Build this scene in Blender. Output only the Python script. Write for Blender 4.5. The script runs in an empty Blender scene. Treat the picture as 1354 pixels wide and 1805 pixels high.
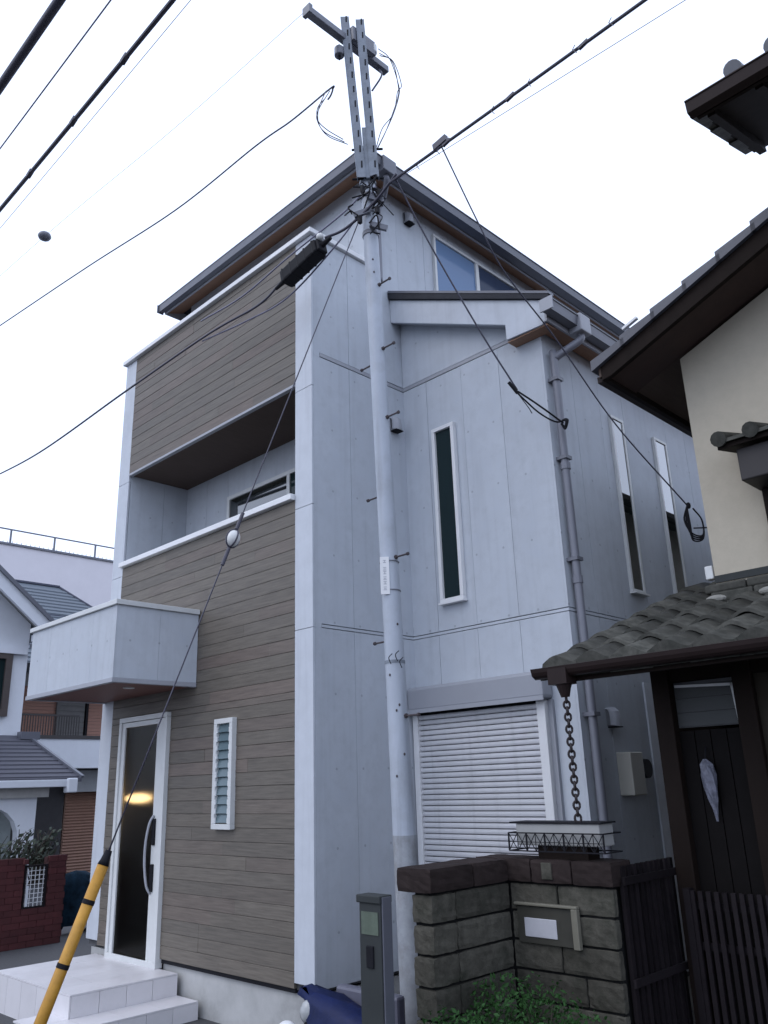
import bpy, bmesh, math, random
from mathutils import Vector, Matrix
random.seed(7)
R = math.radians
SC = bpy.context.scene
COL = SC.collection

# ------------------------------------------------------------------ camera, sky, sun, exposure
cam = bpy.data.cameras.new('camera')
cam.sensor_fit = 'VERTICAL'; cam.sensor_height = 36.0; cam.lens = 36.0 * 1455.46 / 1805.0
cam.clip_start = 0.05; cam.clip_end = 2000
co = bpy.data.objects.new('camera', cam); COL.objects.link(co)
co.matrix_world = (Matrix.Translation((0, 0, 1.85)) @ Matrix.Rotation(R(44.438), 4, 'Z')
                   @ Matrix.Rotation(R(108.2153), 4, 'X') @ Matrix.Rotation(R(-1.927), 4, 'Z'))
SC.camera = co
w = bpy.data.worlds.new('World'); SC.world = w; w.use_nodes = True
nt = w.node_tree; nt.nodes.clear()
SUN_EL, SUN_AZ = R(48), R(200)
sk = nt.nodes.new('ShaderNodeTexSky'); sk.sky_type = 'NISHITA'; sk.sun_disc = False
sk.sun_elevation = SUN_EL; sk.sun_rotation = SUN_AZ; sk.dust_density = 4.0; sk.air_density = 1.0
mx = nt.nodes.new('ShaderNodeMix'); mx.data_type = 'RGBA'
mx.inputs[0].default_value = 0.86                      # closed cloud cover over the clear sky
mx.inputs[7].default_value = (10.4, 11.8, 15.2, 1)
bg = nt.nodes.new('ShaderNodeBackground'); bg.inputs[1].default_value = 0.11
wo = nt.nodes.new('ShaderNodeOutputWorld')
nt.links.new(sk.outputs[0], mx.inputs[6]); nt.links.new(mx.outputs[2], bg.inputs[0]); nt.links.new(bg.outputs[0], wo.inputs[0])
sl = bpy.data.lights.new('sun', 'SUN'); sl.energy = 0.5; sl.angle = R(35); sl.color = (1.0, 0.97, 0.94)
so = bpy.data.objects.new('sun', sl); COL.objects.link(so)
sd = Vector((math.sin(SUN_AZ) * math.cos(SUN_EL), math.cos(SUN_AZ) * math.cos(SUN_EL), math.sin(SUN_EL)))
so.rotation_euler = sd.to_track_quat('Z', 'Y').to_euler()
vs = SC.view_settings; vs.view_transform = 'Standard'; vs.look = 'None'; vs.gamma = 1.0; vs.use_curve_mapping = False
vs.exposure = 0.2

# ------------------------------------------------------------------ materials
def mat(name, col, rough=0.7, var=0.15, scale=6.0, stretch=(1, 1, 1), bump=0.0, metal=0.0, rnd=0.0, spec=0.5,
        stain=0.0, stain_col=(0.05, 0.05, 0.045), dots=False, rndhue=None, stain_scale=1.3, streak=0.0):
    m = bpy.data.materials.new(name); m.use_nodes = True
    n = m.node_tree; b = n.nodes['Principled BSDF']; L = n.links.new
    b.inputs['Roughness'].default_value = rough; b.inputs['Metallic'].default_value = metal
    b.inputs['Specular IOR Level'].default_value = spec
    g = n.nodes.new('ShaderNodeNewGeometry')
    mp = n.nodes.new('ShaderNodeMapping'); mp.inputs['Scale'].default_value = stretch
    L(g.outputs['Position'], mp.inputs[0])
    nz = n.nodes.new('ShaderNodeTexNoise'); nz.inputs['Scale'].default_value = scale; nz.inputs['Detail'].default_value = 6
    nz.inputs['Roughness'].default_value = 0.65
    L(mp.outputs[0], nz.inputs['Vector'])
    mr = n.nodes.new('ShaderNodeMapRange'); mr.inputs[1].default_value = 0.25; mr.inputs[2].default_value = 0.75
    mr.inputs[3].default_value = 1 - var; mr.inputs[4].default_value = 1 + var
    L(nz.outputs[0], mr.inputs[0])
    val = mr.outputs[0]
    oi = n.nodes.new('ShaderNodeObjectInfo')
    if rnd:
        r2 = n.nodes.new('ShaderNodeMapRange'); r2.inputs[3].default_value = 1 - rnd; r2.inputs[4].default_value = 1 + rnd
        L(oi.outputs['Random'], r2.inputs[0])
        mu = n.nodes.new('ShaderNodeMath'); mu.operation = 'MULTIPLY'; L(val, mu.inputs[0]); L(r2.outputs[0], mu.inputs[1]); val = mu.outputs[0]
    base = n.nodes.new('ShaderNodeRGB'); base.outputs[0].default_value = (*col, 1); c = base.outputs[0]
    if rndhue:
        cr = n.nodes.new('ShaderNodeValToRGB'); cr.color_ramp.interpolation = 'LINEAR'
        e = cr.color_ramp.elements; e[0].color = (*rndhue[0], 1); e[1].color = (*rndhue[-1], 1)
        for i in range(1, len(rndhue) - 1):
            q = e.new(i / (len(rndhue) - 1)); q.color = (*rndhue[i], 1)
        wn = n.nodes.new('ShaderNodeTexWhiteNoise'); wn.noise_dimensions = '1D'; L(oi.outputs['Random'], wn.inputs['W'])
        L(wn.outputs['Value'], cr.inputs[0]); c = cr.outputs[0]
    vm = n.nodes.new('ShaderNodeVectorMath'); vm.operation = 'SCALE'; L(c, vm.inputs[0]); L(val, vm.inputs['Scale']); c = vm.outputs[0]
    if stain:
        sn = n.nodes.new('ShaderNodeTexNoise'); sn.inputs['Scale'].default_value = stain_scale; sn.inputs['Detail'].default_value = 8
        sn.inputs['Roughness'].default_value = 0.7
        L(g.outputs['Position'], sn.inputs['Vector'])
        s2 = n.nodes.new('ShaderNodeMapRange'); s2.inputs[1].default_value = 0.5; s2.inputs[2].default_value = 0.72
        s2.inputs[3].default_value = 0; s2.inputs[4].default_value = stain
        L(sn.outputs[0], s2.inputs[0])
        ms = n.nodes.new('ShaderNodeMix'); ms.data_type = 'RGBA'; ms.inputs[7].default_value = (*stain_col, 1)
        L(s2.outputs[0], ms.inputs[0]); L(c, ms.inputs[6]); c = ms.outputs[2]
    if streak:          # rain runs: tall thin marks
        m3 = n.nodes.new('ShaderNodeMapping'); m3.inputs['Scale'].default_value = (9, 9, 0.5); L(g.outputs['Position'], m3.inputs[0])
        n3 = n.nodes.new('ShaderNodeTexNoise'); n3.inputs['Scale'].default_value = 1.6; n3.inputs['Detail'].default_value = 7; L(m3.outputs[0], n3.inputs['Vector'])
        r3 = n.nodes.new('ShaderNodeMapRange'); r3.inputs[1].default_value = 0.52; r3.inputs[2].default_value = 0.75; r3.inputs[3].default_value = 1.0; r3.inputs[4].default_value = 1.0-streak
        L(n3.outputs[0], r3.inputs[0])
        v3 = n.nodes.new('ShaderNodeVectorMath'); v3.operation = 'SCALE'; L(c, v3.inputs[0]); L(r3.outputs[0], v3.inputs['Scale']); c = v3.outputs[0]
    if dots:            # small plug marks of form-tied concrete, printed and pressed into the siding sheets
        sx = n.nodes.new('ShaderNodeSeparateXYZ'); L(g.outputs['Position'], sx.inputs[0])
        def M(op, a, b_=None):
            q = n.nodes.new('ShaderNodeMath'); q.operation = op
            for i, v in enumerate((a, b_)):
                if v is None: continue
                if isinstance(v, (int, float)): q.inputs[i].default_value = v
                else: L(v, q.inputs[i])
            return q.outputs[0]
        u = M('ADD', sx.outputs[0], sx.outputs[1])
        fu = M('SUBTRACT', M('MODULO', M('ADD', u, 40.13), 0.3033), 0.15)
        fv = M('SUBTRACT', M('MODULO', M('ADD', sx.outputs[2], 0.14), 0.606), 0.30)
        d = M('SQRT', M('ADD', M('MULTIPLY', fu, fu), M('MULTIPLY', fv, fv)))
        k = M('MULTIPLY', M('LESS_THAN', d, 0.011), 0.34)
        md = n.nodes.new('ShaderNodeMix'); md.data_type = 'RGBA'; md.inputs[7].default_value = (0.08, 0.085, 0.1, 1)
        L(k, md.inputs[0]); L(c, md.inputs[6]); c = md.outputs[2]
    L(c, b.inputs['Base Color'])
    if bump:
        bp = n.nodes.new('ShaderNodeBump'); bp.inputs['Strength'].default_value = bump; bp.inputs['Distance'].default_value = 0.01
        L(nz.outputs[0], bp.inputs['Height']); L(bp.outputs[0], b.inputs['Normal'])
    return m

def glass(name, tint, refl=1.0, rough=0.02, through=0.0):
    m = bpy.data.materials.new(name); m.use_nodes = True
    n = m.node_tree; n.nodes.clear(); L = n.links.new
    out = n.nodes.new('ShaderNodeOutputMaterial')
    fr = n.nodes.new('ShaderNodeFresnel'); fr.inputs['IOR'].default_value = 1.52
    ml = n.nodes.new('ShaderNodeMath'); ml.operation = 'MULTIPLY'; ml.inputs[1].default_value = refl; ml.use_clamp = True; L(fr.outputs[0], ml.inputs[0])
    df = n.nodes.new('ShaderNodeBsdfDiffuse'); df.inputs[0].default_value = (*tint, 1)
    gl = n.nodes.new('ShaderNodeBsdfGlossy'); gl.inputs['Roughness'].default_value = rough
    nz = n.nodes.new('ShaderNodeTexNoise'); nz.inputs['Scale'].default_value = 2.0
    bp = n.nodes.new('ShaderNodeBump'); bp.inputs['Strength'].default_value = 0.03; L(nz.outputs[0], bp.inputs['Height']); L(bp.outputs[0], gl.inputs['Normal'])
    inner = df.outputs[0]
    if through:
        tr = n.nodes.new('ShaderNodeBsdfRefraction'); tr.inputs['Color'].default_value = (through, through, through * 0.97, 1); tr.inputs['Roughness'].default_value = 0.42; tr.inputs['IOR'].default_value = 1.2
        m1 = n.nodes.new('ShaderNodeMixShader'); m1.inputs[0].default_value = 0.85
        L(df.outputs[0], m1.inputs[1]); L(tr.outputs[0], m1.inputs[2]); inner = m1.outputs[0]
    mix = n.nodes.new('ShaderNodeMixShader'); L(ml.outputs[0], mix.inputs[0]); L(inner, mix.inputs[1]); L(gl.outputs[0], mix.inputs[2])
    L(mix.outputs[0], out.inputs[0])
    return m

def emit(name, col, s):
    m = bpy.data.materials.new(name); m.use_nodes = True
    b = m.node_tree.nodes['Principled BSDF']; b.inputs['Base Color'].default_value = (*col, 1)
    b.inputs['Emission Color'].default_value = (*col, 1); b.inputs['Emission Strength'].default_value = s
    return m

CEM = mat('cement_siding', (0.475, 0.505, 0.545), 0.75, 0.09, 8, bump=0.12, rnd=0.03, stain=0.6, stain_col=(0.41, 0.445, 0.495), dots=True, stain_scale=4.0, streak=0.08)
TRIM = mat('pale_trim', (0.52, 0.548, 0.59), 0.6, 0.07, 6, streak=0.10)
COREM = mat('wall_core_grey', (0.07, 0.07, 0.075), 0.9, 0.1)
WOOD = mat('wood_look_siding', (0.13, 0.11, 0.1), 0.6, 0.34, 2.2, (1.6, 1.6, 30), 0.12, rnd=0.07,
           rndhue=[(0.126, 0.109, 0.088), (0.133, 0.114, 0.091), (0.119, 0.104, 0.085), (0.130, 0.112, 0.090), (0.117, 0.103, 0.085), (0.142, 0.111, 0.091), (0.124, 0.108, 0.088), (0.128, 0.111, 0.089)])
WHITE = mat('white_aluminium', (0.72, 0.72, 0.72), 0.4, 0.04, 5)
OFFW = mat('off_white_frame', (0.60, 0.61, 0.60), 0.45, 0.06, 5)
SHUT = mat('shutter_slat_paint', (0.58, 0.58, 0.60), 0.4, 0.06, 3, rnd=0.04, streak=0.14)
SHBOX = mat('shutter_box_grey', (0.30, 0.31, 0.34), 0.4, 0.04, 3)
GUT = mat('gutter_grey', (0.13, 0.135, 0.16), 0.4, 0.10, 4)
GUTL = mat('fascia_grey', (0.33, 0.34, 0.37), 0.5, 0.06, 4)
ROOFM = mat('slate_black_roof', (0.035, 0.036, 0.042), 0.55, 0.2, 8, spec=0.12)
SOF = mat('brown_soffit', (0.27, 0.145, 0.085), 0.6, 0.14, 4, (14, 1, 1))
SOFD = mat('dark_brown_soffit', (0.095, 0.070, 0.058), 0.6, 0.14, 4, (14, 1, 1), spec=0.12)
FOUND = mat('foundation_concrete', (0.42, 0.42, 0.41), 0.85, 0.12, 5, bump=0.15, stain=0.55, stain_col=(0.18, 0.18, 0.175), stain_scale=1.7)
PIPE = mat('downpipe_grey', (0.17, 0.175, 0.205), 0.4, 0.06)
STEEL = mat('galvanised_steel', (0.20, 0.225, 0.26), 0.6, 0.22, 9, metal=0.1, stain=0.5, stain_col=(0.10, 0.105, 0.12), stain_scale=6)
POLE = mat('painted_pole', (0.39, 0.425, 0.48), 0.5, 0.10, 5, (1, 1, 0.4), bump=0.04, stain=0.40, stain_col=(0.26, 0.27, 0.28), stain_scale=3.2, streak=0.25)
RUST = mat('rusty_iron', (0.055, 0.043, 0.046), 0.7, 0.3, 20)
BLK = mat('black_rubber', (0.012, 0.012, 0.015), 0.6, 0.2, 8, spec=0.12)
CAB = mat('cable_sheath', (0.040, 0.038, 0.060), 0.5, 0.15, 8)
CABL = mat('grey_wire', (0.16, 0.155, 0.22), 0.5, 0.15, 8)
PORC = mat('porcelain', (0.62, 0.62, 0.60), 0.25, 0.06)
YEL = mat('yellow_guard_plastic', (0.44, 0.22, 0.022), 0.55, 0.25, 9, stain=0.8, stain_col=(0.24, 0.12, 0.03), stain_scale=5)
TILEW = mat('pale_step_tile', (0.66, 0.64, 0.65), 0.4, 0.06, 6, rnd=0.03, stain=0.4, stain_col=(0.42, 0.39, 0.39), stain_scale=3)
GROUT = mat('grout', (0.24, 0.23, 0.23), 0.9, 0.1)
ASPH = mat('asphalt', (0.060, 0.060, 0.064), 0.9, 0.25, 30, bump=0.3, stain=0.3, stain_col=(0.05, 0.05, 0.05), stain_scale=0.8)
CONC = mat('block_wall_stone', (0.070, 0.066, 0.054), 0.95, 0.40, 14, bump=1.0, rnd=0.22, stain=0.7, stain_col=(0.024, 0.028, 0.020), stain_scale=5, spec=0.12)
CAPM = mat('brown_cap_stone', (0.028, 0.0205, 0.019), 0.85, 0.3, 12, bump=0.4, rnd=0.15, spec=0.12)
MORT = mat('dark_mortar', (0.012, 0.012, 0.012), 0.95, 0.2, spec=0.12)
KTILE = mat('clay_roof_tile', (0.066, 0.065, 0.056), 0.6, 0.45, 16, bump=0.4, rnd=0.34, stain=0.7, stain_col=(0.024, 0.027, 0.022), stain_scale=6, spec=0.12)
DWOOD = mat('dark_old_timber', (0.0125, 0.008, 0.0062), 0.7, 0.3, 8, (1, 1, 0.15), bump=0.15, spec=0.12)
DGUT = mat('brown_gutter', (0.024, 0.016, 0.015), 0.45, 0.15, spec=0.12)
CREAM = mat('cream_render', (0.45, 0.405, 0.32), 0.9, 0.06, 12, bump=0.2, stain=0.14, stain_col=(0.44, 0.40, 0.33), stain_scale=1.2)
IRON = mat('dark_slat_metal', (0.013, 0.0105, 0.012), 0.6, 0.2, 10, rnd=0.25, spec=0.12)
LEAF = mat('shrub_leaf', (0.024, 0.066, 0.018), 0.6, 0.5, 14, spec=0.12)
TWIG = mat('twig', (0.05, 0.04, 0.03), 0.9, 0.2)
GLS = glass('dark_green_glass', (0.012, 0.024, 0.026), 0.55)
GLSS = glass('side_mirror_glass', (0.010, 0.014, 0.013), 3.2)
GLB = glass('painted_sky_glass', (0.16, 0.24, 0.38), 0.5, 0.1)  # sky reflection painted into the pane as diffuse blue
GLN = glass('navy_net_glass', (0.045, 0.06, 0.10), 0.4, 0.1)
GLT = glass('teal_louver_glass', (0.12, 0.17, 0.19), 0.8, 0.15)
GLD = glass('smoked_door_glass', (0.004, 0.0045, 0.005), 0.12, 0.03, 0.6)

# ------------------------------------------------------------------ mesh helpers
class MB:
    def __init__(s): s.v = []; s.f = []
    def add(s, vs_, fs):
        o = len(s.v); s.v += [tuple(p) for p in vs_]; s.f += [tuple(i + o for i in f) for f in fs]; return s
    def box(s, x0, y0, z0, x1, y1, z1):
        if x0 > x1: x0, x1 = x1, x0
        if y0 > y1: y0, y1 = y1, y0
        if z0 > z1: z0, z1 = z1, z0
        return s.add([(x0,y0,z0),(x1,y0,z0),(x1,y1,z0),(x0,y1,z0),(x0,y0,z1),(x1,y0,z1),(x1,y1,z1),(x0,y1,z1)],
              [(0,3,2,1),(4,5,6,7),(0,1,5,4),(1,2,6,5),(2,3,7,6),(3,0,4,7)])
    def hexa(s, lo, hi):          # two quads, lower ring and upper ring
        return s.add(list(lo) + list(hi), [(0,3,2,1),(4,5,6,7),(0,1,5,4),(1,2,6,5),(2,3,7,6),(3,0,4,7)])
    def beam(s, a, b, wdt, hgt, up=(0,0,1)):
        a = Vector(a); b = Vector(b); d = (b - a).normalized(); u = Vector(up)
        r = d.cross(u)
        if r.length < 1e-4: r = d.cross(Vector((1,0,0)))
        r.normalize(); u = r.cross(d).normalized(); r *= wdt/2; u *= hgt/2
        return s.hexa([a-r-u, a+r-u, a+r+u, a-r+u], [b-r-u, b+r-u, b+r+u, b-r+u])
    def prism(s, poly, axis, t0, t1):   # poly in the two other axes
        n = len(poly)
        def P(q, t):
            return {'x': (t, q[0], q[1]), 'y': (q[0], t, q[1]), 'z': (q[0], q[1], t)}[axis]
        vs_ = [P(q, t0) for q in poly] + [P(q, t1) for q in poly]
        fs = [tuple(range(n)), tuple(range(2*n-1, n-1, -1))] + [(i, i+n, (i+1) % n + n, (i+1) % n) for i in range(n)]
        return s.add(vs_, fs)
    def tube(s, pts, r, n=8, r1=None, caps=True):
        pts = [Vector(p) for p in pts]; m = len(pts); vs_ = []; up = None
        for i, p in enumerate(pts):
            d = (pts[min(i+1, m-1)] - pts[max(i-1, 0)]).normalized()
            if up is None:
                up = d.orthogonal().normalized()
            up = (up - d * up.dot(d))
            up = up.normalized() if up.length > 1e-6 else d.orthogonal().normalized()
            q = d.cross(up)
            rr = r if r1 is None else r + (r1 - r) * i / max(1, m-1)
            for k in range(n):
                a = 2*math.pi*k/n; vs_.append(p + up*math.cos(a)*rr + q*math.sin(a)*rr)
        fs = [(i*n+k, i*n+(k+1) % n, (i+1)*n+(k+1) % n, (i+1)*n+k) for i in range(m-1) for k in range(n)]
        if caps: fs += [tuple(range(n-1, -1, -1)), tuple(range((m-1)*n, m*n))]
        return s.add(vs_, fs)
    def ball(s, c, rx, ry, rz, nu=10, nv=7):
        vs_ = [(c[0], c[1], c[2]-rz)]
        for j in range(1, nv):
            t = math.pi*j/nv - math.pi/2
            for i in range(nu):
                a = 2*math.pi*i/nu
                vs_.append((c[0]+rx*math.cos(t)*math.cos(a), c[1]+ry*math.cos(t)*math.sin(a), c[2]+rz*math.sin(t)))
        vs_.append((c[0], c[1], c[2]+rz)); e = len(vs_)-1
        fs = [(0, 1+(i+1) % nu, 1+i) for i in range(nu)]
        for j in range(nv-2):
            for i in range(nu):
                a = 1+j*nu; fs.append((a+i, a+(i+1) % nu, a+nu+(i+1) % nu, a+nu+i))
        a = 1+(nv-2)*nu; fs += [(a+i, a+(i+1) % nu, e) for i in range(nu)]
        return s.add(vs_, fs)

def rough_box(x0, y0, z0, x1, y1, z1, n=5, j=0.0022, r=0.008):
    bm = bmesh.new(); bmesh.ops.create_cube(bm, size=1.0)
    bmesh.ops.subdivide_edges(bm, edges=bm.edges[:], cuts=n, use_grid_fill=True)
    m = MB(); d = Vector((x1-x0, y1-y0, z1-z0)); c = Vector((x0+x1, y0+y1, z0+z1))/2
    for v in bm.verts:
        q = v.co.copy(); edge = sum(abs(abs(t)-0.5) < 1e-4 for t in q)
        p = Vector((q.x*d.x, q.y*d.y, q.z*d.z))
        if edge >= 2:
            for i in range(3):
                if abs(abs(q[i])-0.5) < 1e-4: p[i] -= math.copysign(random.uniform(0.3, 1.2)*r*(0.5 if edge == 2 else 0.8), q[i])
        p += Vector((random.uniform(-j, j), random.uniform(-j, j), random.uniform(-j, j)*0.6))
        m.v.append(tuple(p+c))
    bm.verts.index_update()
    m.f = [tuple(v.index for v in f.verts) for f in bm.faces]; bm.free(); return m
WL = {}
def setp(o, world, parent):
    WL[o.name] = Vector(world)
    if parent is not None:
        o.parent = parent; o.location = Vector(world) - WL[parent.name]
    else: o.location = world
def props(o, label=None, cat=None, group=None, kind=None):
    if label: o['label'] = label
    if cat: o['category'] = cat
    if group: o['group'] = group
    if kind: o['kind'] = kind
    return o
def thing(name, label, cat, loc, group=None):
    o = bpy.data.objects.new(name, None); o.empty_display_size = 0.2; COL.objects.link(o); setp(o, loc, None)
    return props(o, label, cat, group)
def part(mb, name, m, parent=None, bev=0.0, smooth=False, label=None, sub=0):
    vs_ = [Vector(p) for p in mb.v]
    lo = Vector([min(p[i] for p in vs_) for i in range(3)]); hi = Vector([max(p[i] for p in vs_) for i in range(3)])
    c = (lo + hi) / 2
    me = bpy.data.meshes.new(name); me.from_pydata([p - c for p in vs_], [], mb.f)
    bm = bmesh.new(); bm.from_mesh(me); bmesh.ops.recalc_face_normals(bm, faces=bm.faces)
    bm.to_mesh(me); bm.free()
    if smooth:
        for p in me.polygons: p.use_smooth = True
    me.materials.append(m)
    o = bpy.data.objects.new(name, me); COL.objects.link(o); setp(o, c, parent)
    if bev:
        b = o.modifiers.new('bevel', 'BEVEL'); b.width = bev; b.segments = 2; b.limit_method = 'ANGLE'
    if label: o['label'] = label
    return o
def solo(mb, name, m, label, cat, group=None, **k):
    return props(part(mb, name, m, None, **k), label, cat, group)
def inst(me, name, parent, world, rot=None, scale=None):
    o = bpy.data.objects.new(name, me); COL.objects.link(o); setp(o, world, parent)
    if rot: o.rotation_euler = rot
    if scale: o.scale = scale
    return o
def mesh_of(mb, name, m, smooth=False):
    me = bpy.data.meshes.new(name); me.from_pydata(mb.v, [], mb.f)
    bm = bmesh.new(); bm.from_mesh(me); bmesh.ops.recalc_face_normals(bm, faces=bm.faces); bm.to_mesh(me); bm.free()
    if smooth:
        for p in me.polygons: p.use_smooth = True
    me.materials.append(m); return me
def spline(pts, n=10):
    P = [Vector(p) for p in pts]
    if len(P) == 2: return [P[0].lerp(P[1], i/n) for i in range(n+1)]
    out = []
    for i in range(len(P)-1):
        p0 = P[i-1] if i else P[0]*2-P[1]; p1 = P[i]; p2 = P[i+1]; p3 = P[i+2] if i+2 < len(P) else P[-1]*2-P[-2]
        for k in range(n):
            t = k/n
            out.append(0.5*((2*p1)+(p2-p0)*t+(2*p0-5*p1+4*p2-p3)*t*t+(3*p1-p0-3*p2+p3)*t**3))
    out.append(P[-1]); return out
def sag(a, b, s, n=24):
    a = Vector(a); b = Vector(b)
    return [a.lerp(b, i/n) - Vector((0, 0, 4*s*(i/n)*(1-i/n))) for i in range(n+1)]
def frame_mb(axis, pos, a0, a1, z0, z1, w, d0, d1):
    """rectangular frame; axis 'y': lies in plane y=const (a is x); axis 'x': plane x=const (a is y)"""
    m = MB()
    for (p, q, r, s) in ((a0, a1, z1-w, z1), (a0, a1, z0, z0+w), (a0, a0+w, z0+w, z1-w), (a1-w, a1, z0+w, z1-w)):
        if axis == 'y': m.box(p, pos-d0, r, q, pos+d1, s)
        else: m.box(pos-d1, p, r, pos+d0, q, s)
    return m

# ------------------------------------------------------------------ ground
g = MB(); g.add([(-400,-400,0),(400,-400,0),(400,400,0),(-400,400,0)], [(0,1,2,3)])
o = part(g, 'road', ASPH); o['kind'] = 'structure'
g = MB().box(-9.1, 4.62, 0.002, -2.5, 12.5, 0.05)
o = part(g, 'ground', mat('yard_soil', (0.045, 0.042, 0.038), 0.95, 0.3, 12, bump=0.4)); o['kind'] = 'structure'

# ------------------------------------------------------------------ the new three-storey house
H = thing('grey_house', 'new three-storey grey and brown house filling the middle, with roller shutter and recessed balcony', 'house', (-6.2, 7.5, 0))
XL, XR, YF, XS, YB, XB = -8.95, -5.54, 4.5, -5.30, 5.75, -3.58
c = MB()
c.box(-8.93, 4.53, 0.38, -8.53, 5.9, 3.4); c.box(-7.49, 4.53, 0.38, -5.322, 5.9, 3.4); c.box(-8.45, 4.53, 2.61, -7.49, 5.9, 3.4)
c.box(-8.93, 5.9, 0.30, -5.322, 12, 8.18)
c.box(-8.70, 4.53, 3.4, -5.54, 4.65, 4.325)
c.box(-8.93, 4.53, 3.4, -8.722, 5.9, 7.04); c.box(-5.54, 4.53, 3.4, -5.322, 5.9, 7.04)
c.box(-8.722, 4.53, 5.505, -5.54, 4.65, 7.04); c.box(-8.722, 4.65, 5.505, -5.54, 5.9, 5.62)
c.box(-8.722, 5.335, 3.4, -5.54, 5.9, 5.5); c.box(-8.78, 5.312, 5.62, -5.322, 5.9, 8.18)
part(c, 'wall', COREM, H)
c = MB(); c.prism([(-5.322, 0.3), (-3.602, 0.3), (-3.602, 5.72), (-5.322, 6.5)], 'y', 5.772, 11.6); part(c, 'wall', COREM, H)
# foundation
f = MB(); f.box(-8.90, 4.545, -0.2, -8.45, 5.8, 0.355); f.box(-7.49, 4.545, -0.2, -5.34, 5.8, 0.355); f.box(-5.34, 5.79, -0.2, -3.62, 11.5, 0.355)
f.box(-8.45, 4.56, -0.2, -7.49, 5.8, 0.30)
part(f, 'foundation', FOUND, H)
part(MB().box(-7.48, 4.515, 0.357, -5.545, 4.545, 0.388), 'starter_strip', BLK, H)
# entrance hall behind the smoked glass
hall = MB(); hall.box(-8.445, 5.86, 0.3, -7.495, 5.895, 2.6); hall.box(-8.445, 4.55, 0.302, -7.495, 5.86, 0.33)
part(hall, 'hall_lining', mat('hall_dark', (0.05, 0.045, 0.04), 0.8), H)

def siding(a0, a1, z0, z1, plane, pos, step=0.455, th=0.022, gap=0.0036, start=None):
    """siding sheets as separate panels; plane 'y' faces -y at y=pos, plane 'x' faces +x at x=pos"""
    e = [a0]; s = a0 + step if start is None else start
    while s < a1 - 0.05:
        e.append(s); s += step
    e.append(a1)
    for i in range(len(e)-1):
        p, q = e[i] + (gap/2 if i else 0), e[i+1] - (gap/2 if i < len(e)-2 else 0)
        m = MB(); j = random.uniform(-0.0012, 0.0012)
        if plane == 'y': m.box(p, pos+j, z0, q, pos+th, z1)
        elif plane == 'x': m.box(pos-th, p, z0, pos+j, q, z1)
        elif plane == '-x': m.box(pos, p, z0, pos+th, q, z1)     # faces +x from the left inner wall
        part(m, 'siding_panel', CEM, H)
# side wall of the front block (faces +x)
siding(4.525, YB, 0.40, 3.131, 'x', XS, start=4.98); siding(4.525, YB, 3.169, 5.725, 'x', XS, start=4.98); siding(4.525, 5.288, 5.775, 7.05, 'x', XS, start=4.98)
# block front face (faces -y) and its long side (faces +x)
siding(XS, XB-0.0225, 0.40, 3.131, 'y', YB, start=-4.98); siding(XS, XB-0.0225, 3.169, 5.725, 'y', YB, start=-4.98)
m = MB(); m.prism([(-5.299, 5.775), (-3.6, 5.775), (-3.6, 5.80), (-5.299, 6.6)], 'y', YB, YB+0.02); part(m, 'siding_panel', CEM, H)
siding(YB, 11.5, 0.40, 3.131, 'x', XB); siding(YB, 11.5, 3.169, 5.70, 'x', XB)
# top storey walls
siding(-8.78, XS-0.0225, 5.65, 8.20, 'y', 5.29); siding(5.29, 11.9, 5.78, 8.18, 'x', XS)
# corner pilasters of the brown front
for x0, x1 in ((XL, -8.70), (XR, XS)):
    for z0, z1 in ((0.43, 3.128), (3.132, 4.23), (4.234, 5.40), (5.404, 7.05)):
        part(MB().box(x0, YF, z0, x1, YF+0.024, z1), 'corner_panel', TRIM, H, bev=0.003)
part(MB().box(XL, 4.526, 0.43, XL+0.02, 5.9, 7.05), 'siding_panel', CEM, H)
# horizontal bands
for z0, z1, mt, pr in ((3.137, 3.160, CEM, 0.003), (5.732, 5.768, GUTL, 0.004)):
    part(MB().box(XS-0.03, 4.60, z0, XS+pr, YB-pr, z1), 'band_strip', mt, H)
    part(MB().box(XS-0.02, YB-pr, z0, XB+pr, YB+0.02, z1), 'band_strip', mt, H)
    if z0 < 4: part(MB().box(XB-0.02, YB+0.02, z0, XB+pr, 11.5, z1), 'band_strip', mt, H)

for z0, z1 in ((3.131, 3.169), (5.725, 5.775)): part(MB().box(XS-0.022, 4.525, z0, XS, 4.598, z1), 'siding_panel', CEM, H)
# wood-look planks
PH = 0.1138
def planks(x0, x1, z0, z1):
    z = z0
    while z < z1 - 0.01:
        t = min(z + PH, z1)
        cuts = [x0]; s = x0 + random.choice((0.45, 0.62, 0.8, 0.95, 1.15, 1.3))
        while s < x1 - 0.3:
            cuts.append(s); s += random.uniform(0.9, 1.5)
        cuts.append(x1)
        for i in range(len(cuts)-1):
            j = random.uniform(-0.0015, 0.0015)
            a, b = cuts[i] + 0.0004, cuts[i+1] - 0.0004
            m = MB(); ch = 0.0024
            # board with chamfered long edges
            m.prism([(YF+j, z+0.0015+ch), (YF+j, t-0.001-ch), (YF+j+ch, t-0.001), (YF+0.025, t-0.001), (YF+0.025, z+0.0015), (YF+j+ch, z+0.0015)], 'x', a, b)
            part(m, 'plank', WOOD, H)
        z = t
planks(-8.70, -8.452, 0.39, 2.615)
planks(-7.488, XR, 0.39, 2.615)
planks(-8.70, XR, 2.615, 4.325)
planks(-8.70, XR, 5.50, 7.055)

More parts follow.
